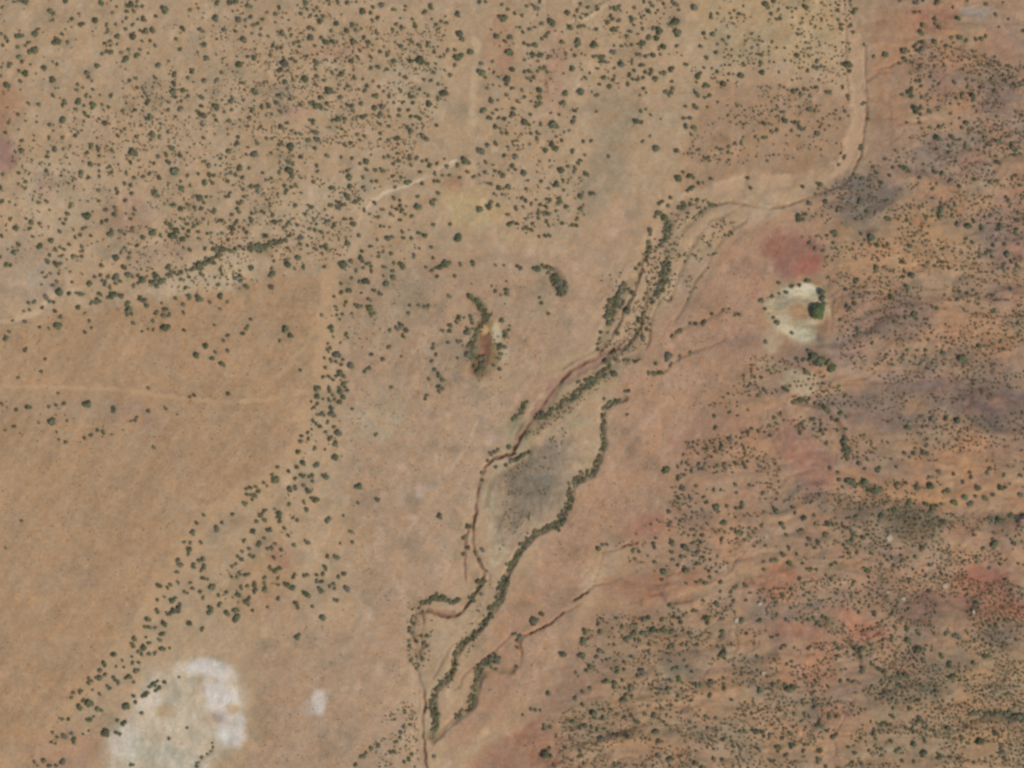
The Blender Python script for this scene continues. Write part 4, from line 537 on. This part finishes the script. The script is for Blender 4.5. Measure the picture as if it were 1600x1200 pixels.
# ------------------------------------------------------------------ foliage, bark and stone materials
def leaf_mat(name, by_object):
    m, nt, b = new_mat(name)
    if by_object:
        s = N(nt, 'ShaderNodeObjectInfo').outputs['Color']
    else:
        s = N(nt, 'ShaderNodeAttribute', attribute_name='leaf').outputs['Color']
    g = N(nt, 'ShaderNodeNewGeometry')
    n = N(nt, 'ShaderNodeTexNoise'); n.inputs['Scale'].default_value = 1.3; n.inputs['Detail'].default_value = 2
    nt.links.new(g.outputs['Position'], n.inputs['Vector'])
    r = N(nt, 'ShaderNodeMapRange'); r.inputs['From Min'].default_value = .3; r.inputs['From Max'].default_value = .7
    r.inputs['To Min'].default_value = .75; r.inputs['To Max'].default_value = 1.25
    nt.links.new(n.outputs['Fac'], r.inputs['Value'])
    v = N(nt, 'ShaderNodeVectorMath', operation='SCALE')
    nt.links.new(s, v.inputs[0]); nt.links.new(r.outputs[0], v.inputs['Scale'])
    nt.links.new(v.outputs[0], b.inputs['Base Color'])
    return m
M_LEAF = leaf_mat('leaf_clumps', True)
M_MASS = leaf_mat('leaf_clumps_mass', False)
M_BARK, nt, b = new_mat('shaggy_bark')
n = N(nt, 'ShaderNodeTexWave'); n.inputs['Scale'].default_value = 6; n.inputs['Distortion'].default_value = 6
cr = N(nt, 'ShaderNodeValToRGB'); cr.color_ramp.elements[0].color = (.06, .045, .035, 1); cr.color_ramp.elements[1].color = (.15, .12, .095, 1)
nt.links.new(n.outputs['Fac'], cr.inputs[0]); nt.links.new(cr.outputs[0], b.inputs['Base Color'])
def stone(name, c0, c1):
    m, nt, b = new_mat(name)
    n = N(nt, 'ShaderNodeTexNoise'); n.inputs['Scale'].default_value = 1.2; n.inputs['Detail'].default_value = 8
    cr = N(nt, 'ShaderNodeValToRGB'); cr.color_ramp.elements[0].position = .35; cr.color_ramp.elements[1].position = .65
    cr.color_ramp.elements[0].color = (*c0, 1); cr.color_ramp.elements[1].color = (*c1, 1)
    nt.links.new(n.outputs['Fac'], cr.inputs[0]); nt.links.new(cr.outputs[0], b.inputs['Base Color'])
    bp = N(nt, 'ShaderNodeBump'); bp.inputs['Distance'].default_value = .2
    nt.links.new(n.outputs['Fac'], bp.inputs['Height']); nt.links.new(bp.outputs[0], b.inputs['Normal'])
    return m
M_PALE = stone('pale_limestone', (.36, .29, .19), (.48, .39, .27))
M_DARK = stone('shadow_black_rock', (.05, .04, .035), (.12, .09, .075))  # near-black colour stands in for the deep shadow under the ledge

# ------------------------------------------------------------------ crowns
def crown_arrays(seed, n, leaf, tall=.95, lobes=5, base=.12, hollow=.35):
    """unit-radius crown of n separate leaf clumps; returns verts (n,4,3)"""
    rs = np.random.RandomState(seed)
    ang = rs.rand(lobes) * 2 * math.pi; off = .25 + .42 * rs.rand(lobes)
    lc = np.stack([np.cos(ang) * off, np.sin(ang) * off, tall * (.35 + .3 * rs.rand(lobes))], -1)
    lr = .34 + .3 * rs.rand(lobes)
    lc[0] = (0, 0, tall * .5); lr[0] = .56
    k = rs.choice(lobes, n, p=lr ** 2 / (lr ** 2).sum())
    d = rs.normal(size=(n, 3)); d /= np.linalg.norm(d, axis=1)[:, None]
    d[:, 2] = np.abs(d[:, 2]) * np.where(rs.rand(n) < .78, 1, -.6)
    rad = lr[k] * (hollow + (1 - hollow) * rs.rand(n) ** .4)
    c = lc[k] + d * rad[:, None] * np.array([1, 1, .8])
    c[:, 2] = np.maximum(c[:, 2], base)
    nrm = d * .8 + rs.normal(size=(n, 3)) * .45; nrm[:, 2] += .6
    nrm /= np.linalg.norm(nrm, axis=1)[:, None]
    ref = rs.normal(size=(n, 3))
    t = np.cross(nrm, ref); t /= np.linalg.norm(t, axis=1)[:, None]
    bt = np.cross(nrm, t)
    sz = leaf * (.6 + .8 * rs.rand(n)); asp = .6 + .5 * rs.rand(n)
    q = np.array([[-1, -.7], [.8, -1], [1, .8], [-.7, 1]])
    v = c[:, None] + sz[:, None, None] * (q[None, :, :1] * t[:, None] + asp[:, None, None] * q[None, :, 1:] * bt[:, None])
    v[..., 2] = np.maximum(v[..., 2], .02)
    return v
def quad_mesh(name, v, mat, cols=None):
    me = bpy.data.meshes.new(name)
    me.vertices.add(v.shape[0] * 4)
    me.vertices.foreach_set('co', v.astype(np.float32).ravel())
    set_quads(me, np.arange(v.shape[0] * 4).reshape(-1, 4))
    if cols is not None:
        a = me.color_attributes.new('leaf', 'FLOAT_COLOR', 'POINT')
        c = np.concatenate([np.repeat(cols, 4, 0), np.ones((v.shape[0] * 4, 1))], -1)
        a.data.foreach_set('color', c.astype(np.float32).ravel())
    me.materials.append(mat)
    return me
def trunk_mesh(name, seed, height, r0, limbs):
    rs = random.Random(seed)
    verts, faces = [], []
    def tube(p, r, sides=6):
        base = len(verts)
        for i, (c, rad) in enumerate(zip(p, r)):
            dirv = (p[min(i + 1, len(p) - 1)] - p[max(i - 1, 0)]).normalized()
            u = dirv.orthogonal().normalized(); w = dirv.cross(u)
            for s in range(sides):
                a = 2 * math.pi * s / sides
                verts.append(c + (u * math.cos(a) + w * math.sin(a)) * rad)
        for i in range(len(p) - 1):
            for s in range(sides):
                a = base + i * sides + s; bb = base + i * sides + (s + 1) % sides
                faces.append((a, bb, bb + sides, a + sides))
        faces.append(tuple(base + (len(p) - 1) * sides + s for s in range(sides)))
    V = mathutils.Vector
    pts = [V((0, 0, -.12)), V((rs.uniform(-.03, .03), rs.uniform(-.03, .03), height * .35)), V((rs.uniform(-.06, .06), rs.uniform(-.06, .06), height * .7)), V((rs.uniform(-.1, .1), rs.uniform(-.1, .1), height))]
    tube(pts, [r0 * 1.35, r0, r0 * .7, r0 * .3])
    for k in range(limbs):
        a = 2 * math.pi * (k + rs.random() * .6) / limbs
        s = pts[1].lerp(pts[2], rs.random())
        e = s + V((math.cos(a) * .55, math.sin(a) * .55, height * (.25 + .3 * rs.random())))
        m = s.lerp(e, .5) + V((0, 0, -.04))
        tube([s, m, e], [r0 * .5, r0 * .35, r0 * .12], 5)
    me = bpy.data.meshes.new(name)
    me.from_pydata([tuple(v) for v in verts], [], faces)
    me.materials.append(M_BARK)
    return me

JUN = [(quad_mesh('crown', crown_arrays(200 + k, 420, .13, tall=.9 + .03 * k, lobes=4 + k % 4), M_LEAF), trunk_mesh('trunk', k, .75, .075, 4)) for k in range(9)]
SHR = [(quad_mesh('foliage', crown_arrays(300 + k, 300, .14, tall=.8, lobes=5 + k % 3, base=.05), M_LEAF), trunk_mesh('stem', 40 + k, .5, .05, 5)) for k in range(5)]
LOW = [crown_arrays(400 + k, 90, .2, tall=.9, lobes=4 + k % 3, hollow=.5) for k in range(12)]
TUFT = [crown_arrays(500 + k, 22, .34, tall=.6, lobes=3, base=.05, hollow=.3) for k in range(12)]

rng = np.random.RandomState(5)
def leaf_colour(r, brown=None, n=None):
    """sage-green for wide crowns, dry olive-brown for small ones"""
    t = rng.rand()
    t2 = rng.rand()
    b = np.clip(.75 - .3 * r + .35 * (rng.rand() - .5), 0, 1) if brown is None else np.clip(brown + .5 * (rng.rand() - .5), 0, 1)
    green = np.array((.132, .132, .064)) * (1 - t) + np.array((.146, .142, .080)) * t
    dry = np.array((.165, .124, .068))
    if rng.rand() < .12: return np.array((.17, .150, .10)) * (.8 + .4 * t2)      # grey, half-dead
    return (green * (1 - b) + dry * b) * (.8 + .45 * t2)

def mass(name, label, protos, spots, mat=M_MASS):
    """SPOTS: (x, y, radius, colour); one mesh of many small plants"""
    vs, cs = [], []
    xs = np.array([s[0] for s in spots]); ys = np.array([s[1] for s in spots])
    zs = ground_z(xs, ys)
    for i, (x, y, r, c) in enumerate(spots):
        p = protos[i % len(protos)]
        a = rng.rand() * 2 * math.pi; ca, sa = math.cos(a), math.sin(a)
        v = p * (r * np.array([1, 1, .9 + .2 * rng.rand()]))
        w = np.empty_like(v)
        w[..., 0] = v[..., 0] * ca - v[..., 1] * sa + x
        w[..., 1] = v[..., 0] * sa + v[..., 1] * ca + y
        w[..., 2] = v[..., 2] + zs[i]
        vs.append(w); cs.append(np.repeat(c[None], len(p), 0) * (.85 + .3 * rng.rand(len(p), 1)))
    me = quad_mesh(name, np.concatenate(vs), mat, np.concatenate(cs))
    o = bpy.data.objects.new(name, me); COL.objects.link(o)
    o['kind'] = 'stuff'; o['label'] = label; o['category'] = name.replace('_', ' ').split()[-1] if 'thicket' in name else 'low shrubs'
    return o

def plant(name, parts, x, y, r, colour, rot, tall=1.0):
    """an Empty at the foot, with crown and trunk as its parts"""
    root = bpy.data.objects.new(name, None)
    root.empty_display_size = .5
    root.location = (x, y, float(ground_z(x, y)))
    root.rotation_euler = (0, 0, rot)
    root.scale = (r, r, r * tall)
    COL.objects.link(root)
    for nm, me in zip(('foliage', 'stem') if name.endswith('shrub') else ('crown', 'trunk'), parts):
        c = bpy.data.objects.new(nm, me)
        c.parent = root
        c.color = (*colour, 1)
        COL.objects.link(c)
    return root

# ------------------------------------------------------------------ read the survey of scattered plants
RAD = dict(a=1.3, b=1.8, c=2.5, d=3.25)
pts = []
for (tx, ty), text in TREES.items():
    for mx, my, s in re.findall(r'(\d+),(\d+)([a-d])', text):
        px = tx + (int(mx) + rng.rand() * .8 - .4) * 2.5; py = ty + (int(my) + rng.rand() * .8 - .4) * 2.5
        r = RAD[s] * (.92 + .18 * rng.rand())
        if all(math.hypot(px - q[0], py - q[1]) > 2.6 for q in pts[-60:]):
            pts.append((px, py, r, s))
P = np.array([(p[0], p[1]) for p in pts])
corr = [(640, 930), (700, 880), (730, 700), (830, 600), (900, 520), (960, 400), (1040, 300), (1150, 300), (1150, 500), (1060, 600), (980, 600), (960, 700), (900, 850), (830, 1000), (800, 1110), (700, 1200), (560, 1200), (620, 1060)]
hol = [(725, 455), (800, 470), (800, 600), (725, 600)]
hol2 = [(828, 408), (890, 408), (895, 475), (835, 500)]
wash = inside(P[:, 0], P[:, 1], corr) | inside(P[:, 0], P[:, 1], hol) | inside(P[:, 0], P[:, 1], hol2)
R = np.array([p[2] for p in pts])
inv = (P[:, 0] > 2) & (P[:, 0] < 1598) & (P[:, 1] > 2) & (P[:, 1] < 1198)
trees_i = [i for i in np.argsort(-R) if not wash[i] and inv[i]]
big = trees_i[:300]
shr = [i for i in range(len(pts)) if wash[i] and inv[i]]
chosen = set(big) | set(shr)

LM = [('the white salt pan', 290, 1110), ('the red earth patch', 1237, 398), ('the pale knoll', 1245, 490), ('the grey silt flat', 825, 770),
 ('the rust-red pit', 752, 545), ('the main wash bend', 1325, 275), ('the sandy meander', 690, 955), ('the bare corridor', 720, 150),
 ('the pale rill above the plain', 640, 285), ('the white salt spot', 500, 1100), ('the yellowish clearing', 735, 322), ('the orange soil edge', 0, 168),
 ('the mauve soil edge', 5, 245), ('the grey soil patch', 965, 180), ('the grey channel thicket', 300, 422), ('the tapering dark thicket', 425, 383),
 ('the bare plain corner', 512, 432), ('the broad white boulder', 1390, 840), ('the brick-red south-east soil', 1540, 925), ('the dark hollow', 870, 440),
 ('the braided wash', 1030, 430), ('the forked gully head', 942, 863), ('the pale north-east patch', 1527, 18), ('the scarlet soil streak', 1365, 985),
 ('the curving white rill', 930, 28), ('the mauve-grey slope', 1400, 500), ('the ledge thicket', 1570, 1118), ('the pinkish western soil', 200, 335),
 ('the lower gully thicket', 730, 1000), ('the winding gully thicket', 915, 745), ('the plain-edge scrub belt', 500, 600), ('the two lone plain trees', 565, 765),
 ('the white wash mouth', 60, 490), ('the green head of the wash', 1320, 20), ('the shrub dots on the plain', 100, 650), ('the southern scrub belt', 330, 860),
 ('the grey south-east slope', 1070, 1035), ('the dark draw thicket', 1320, 703), ('the blackish rock ledge', 1594, 806), ('the north rim trees', 400, 20)]
DIRS = ['east', 'north-east', 'north', 'north-west', 'west', 'south-west', 'south', 'south-east']
ONES = ['', 'first', 'second', 'third', 'fourth', 'fifth', 'sixth', 'seventh', 'eighth', 'ninth', 'tenth', 'eleventh', 'twelfth', 'thirteenth', 'fourteenth', 'fifteenth', 'sixteenth', 'seventeenth', 'eighteenth', 'nineteenth']
def ordinal(n):
    if n < 20: return ONES[n]
    t = ['twent', 'thirt', 'fort', 'fift', 'sixt', 'sevent'][n // 10 - 2]
    return t + 'ieth' if n % 10 == 0 else t + 'y-' + ONES[n % 10]
def label_all(ids, noun, sizes):
    """labels that single out each plant: size, side of a landmark, and rank outward from it on that side"""
    by = {}
    for i in ids:
        d = [math.hypot(P[i, 0] - x, P[i, 1] - y) for _, x, y in LM]
        k = int(np.argmin(d))
        a = math.atan2(LM[k][2] - P[i, 1], P[i, 0] - LM[k][1])
        by.setdefault((k, int(round(a / (math.pi / 4))) % 8), []).append((d[k], i))
    out = {}
    for (k, dr), L in by.items():
        L.sort()
        for n, (_, i) in enumerate(L, 1):
            dist = np.hypot(P[:, 0] - P[i, 0], P[:, 1] - P[i, 1]); dist[i] = 99
            near = int((dist < 13).sum())
            how = 'lone' if dist.min() > 20 else ('crowded' if near > 2 else ('paired' if near == 1 else ''))
            size = sizes[0] if R[i] > 2.5 else (sizes[1] if R[i] > 1.85 else sizes[2])
            rank = f'nearest {noun[1]} on that side' if n == 1 else f'{ordinal(n)} {noun[1]} out on that side'
            out[i] = ' '.join(f'{how} {size} {noun[0]} {DIRS[dr]} of {LM[k][0]}, {rank}'.split())
            for cut in ((how + ' ') if how else '', ' on that side', size + ' '):
                if cut and len(out[i].split()) > 15: out[i] = out[i].replace(cut, '', 1)
    return out
lab = label_all(big, ('juniper', 'larger tree'), ('wide dark', 'round dark', 'small'))
lab.update(label_all(shr, ('streamside shrub', 'shrub'), ('broad', 'rounded', 'small')))
for n, i in enumerate(big):
    x, y = wpos(P[i, 0], P[i, 1])
    o = plant('juniper_tree', JUN[n % len(JUN)], x, y, R[i], leaf_colour(R[i]), rng.rand() * 6.28, .9 + .25 * rng.rand())
    o['label'] = lab[i]; o['category'] = 'tree'; o['group'] = 'junipers scattered over the range'
for n, i in enumerate(shr):
    x, y = wpos(P[i, 0], P[i, 1])
    o = plant('streamside_shrub', SHR[n % len(SHR)], x, y, R[i] * 1.02, leaf_colour(R[i], .25), rng.rand() * 6.28, .8 + .25 * rng.rand())
    o['label'] = lab[i]; o['category'] = 'shrub'; o['group'] = 'shrubs along the washes and hollows'
rest = [i for i in range(len(pts)) if i not in chosen]
spots = []
for i in rest:
    x, y = wpos(P[i, 0], P[i, 1])
    spots.append((x, y, R[i], leaf_colour(R[i])))
mass('small_junipers', 'countless small junipers and olive shrubs dotted over the sandy range and red hillside', LOW, spots)

# thickets
for name, label, path, rad in THICKETS:
    sp = []
    for k in range(len(path) - 1):
        x0, y0, w0 = path[k]; x1, y1, w1 = path[k + 1]
        L = math.hypot(x1 - x0, y1 - y0)
        for _ in range(max(2, int(L * (w0 + w1) * .24))):
            t = rng.rand(); w = w0 + (w1 - w0) * t; ww = (rng.rand() * 2 - 1) * w * (1.0 + .9 * rng.rand() ** 3)
            if vnoise(np.array([(x0 + x1 * t) / 5.]), np.array([(y0 + y1 * t + ww * 3) / 5.]), 7)[0] < .02: continue
            nxp, nyp = -(y1 - y0) / L, (x1 - x0) / L
            px = x0 + (x1 - x0) * t + nxp * ww + rng.normal() * 1.2; py = y0 + (y1 - y0) * t + nyp * ww + rng.normal() * 1.2
            x, y = wpos(px, py)
            sp.append((x, y, rad * (.4 + .95 * rng.rand()), leaf_colour(2.5, (.2 if rng.rand() < .75 else .8))))
    o = mass(name, label, LOW, sp)
    o['category'] = 'thicket'

# low scrub between the trees
sp = []
occ = {}
def free(px, py, r):
    gx, gy = int(px // 6), int(py // 6)
    for a_ in range(gx - 1, gx + 2):
        for b_ in range(gy - 1, gy + 2):
            for (qx, qy, qr) in occ.get((a_, b_), ()):
                if math.hypot(px - qx, py - qy) < (r + qr): return False
    occ.setdefault((gx, gy), []).append((px, py, r)); return True
for i in range(len(pts)): occ.setdefault((int(P[i, 0] // 6), int(P[i, 1] // 6)), []).append((P[i, 0], P[i, 1], R[i] * 1.6))
for spacing, rad, brown, poly in SCRUB:
    x0 = min(p[0] for p in poly); x1 = max(p[0] for p in poly); y0 = min(p[1] for p in poly); y1 = max(p[1] for p in poly)
    n = int((x1 - x0) * (y1 - y0) / spacing ** 2 * 1.5)
    cx = x0 + rng.rand(n) * (x1 - x0); cy = y0 + rng.rand(n) * (y1 - y0)
    dens = fbm(cx / 45, cy / 30, 141, 3) + .6 * fbm((cx) / 70, cy / 12, 142, 2)
    ok = inside(cx, cy, poly) & (dens * 1.6 + .4 * rng.rand(n) > .02)
    for px, py in zip(cx[ok], cy[ok]):
        r = rad * (.75 + .8 * rng.rand() ** 1.5)
        if px > 1000 and rad > .6: r *= 1.25
        if free(px, py, r * (1.5 if px < 1000 else 1.7)):
            x, y = wpos(px, py)
            sp.append((x, y, r, leaf_colour(r, brown + .3)))
print('plants', len(pts), 'big', len(big), 'wash', len(shr), 'scrub', len(sp))
o = mass('low_scrub', 'low dry brush and grass tufts growing between the junipers', TUFT, sp)

# the one big broad-leaved tree on the pale knoll
x, y = wpos(1279, 488)
root = plant('broadleaf_tree', (quad_mesh('crown', crown_arrays(900, 2600, .075, tall=1.0, lobes=16, base=.25, hollow=.6), M_LEAF), trunk_mesh('trunk', 77, .85, .06, 6)), x, y, 6.3, np.array((.120, .145, .060)), .4)
root['label'] = 'largest round bright green tree, standing on the east edge of the pale knoll'
root['category'] = 'tree'

# boulders and outcrops
def rock(name, seed, px, py, sx, sy, sz, mat, label, rot=0.0):
    rs = np.random.RandomState(seed)
    import bmesh
    bm = bmesh.new(); bmesh.ops.create_icosphere(bm, subdivisions=3, radius=1)
    cuts = rs.normal(size=(9, 3)); cuts /= np.linalg.norm(cuts, axis=1)[:, None]; lim = .62 + .25 * rs.rand(9)
    for v in bm.verts:
        p = np.array(v.co)
        for c, l in zip(cuts, lim):
            d = p @ c
            if d > l: p = p - c * (d - l)
        p *= 1 + .05 * rs.normal()
        v.co = (p[0] * sx, p[1] * sy, p[2] * sz)
    me = bpy.data.meshes.new(name); bm.to_mesh(me); bm.free(); me.materials.append(mat)
    o = bpy.data.objects.new(name, me); COL.objects.link(o)
    x, y = wpos(px, py)
    o.location = (x, y, float(ground_z(x, y)) + sz * .35); o.rotation_euler = (0, 0, rot)
    o['label'] = label; o['category'] = 'rock'
    return o
rock('boulder', 1, 1390, 840, 3.0, 2.6, 1.5, M_PALE, 'broad white boulder lying alone above the orange south-east slope', .1)
rock('boulder', 2, 1476, 914.5, 2.3, 2.0, 1.2, M_PALE, 'pale boulder north-west of the brick-red soil', .6)
rock('boulder', 3, 1410, 935, 2.0, 1.7, 1.1, M_PALE, 'pale boulder between low scrub, west of the brick-red soil', .2)
rock('boulder', 4, 1386, 924, 1.3, 1.2, .8, M_PALE, 'small white boulder beside dark scrub, below the broad white boulder', .9)
rock('boulder', 5, 1520.5, 956, 1.5, 2.2, 1.0, M_PALE, 'upright pinkish white boulder inside the brick-red soil', 0)
rock('boulder', 6, 1187, 943, 2.0, 1.8, .9, M_PALE, 'pale flat boulder at the north end of the grey-green hillside', .3)
rock('boulder', 7, 1150.5, 969, 2.2, 2.0, .9, M_PALE, 'rounded pale boulder touching a dark juniper on the grey slope', .3)
rock('boulder', 8, 1192.5, 1052, 2.2, 1.8, .9, M_PALE, 'flat pale boulder east of the grey south-east slope', .5)
rock('rock_ledge', 9, 1594, 807, 4.4, 2.6, 2.6, M_DARK, 'jagged rock ledge coloured black as the deep shadow beneath it, on the eastern rim', .5)
rock('rock_ledge', 10, 1590, 813, 2.0, 2.8, 1.8, M_DARK, 'small rock ledge, coloured black as shadow, just below the larger blackish one', 0)
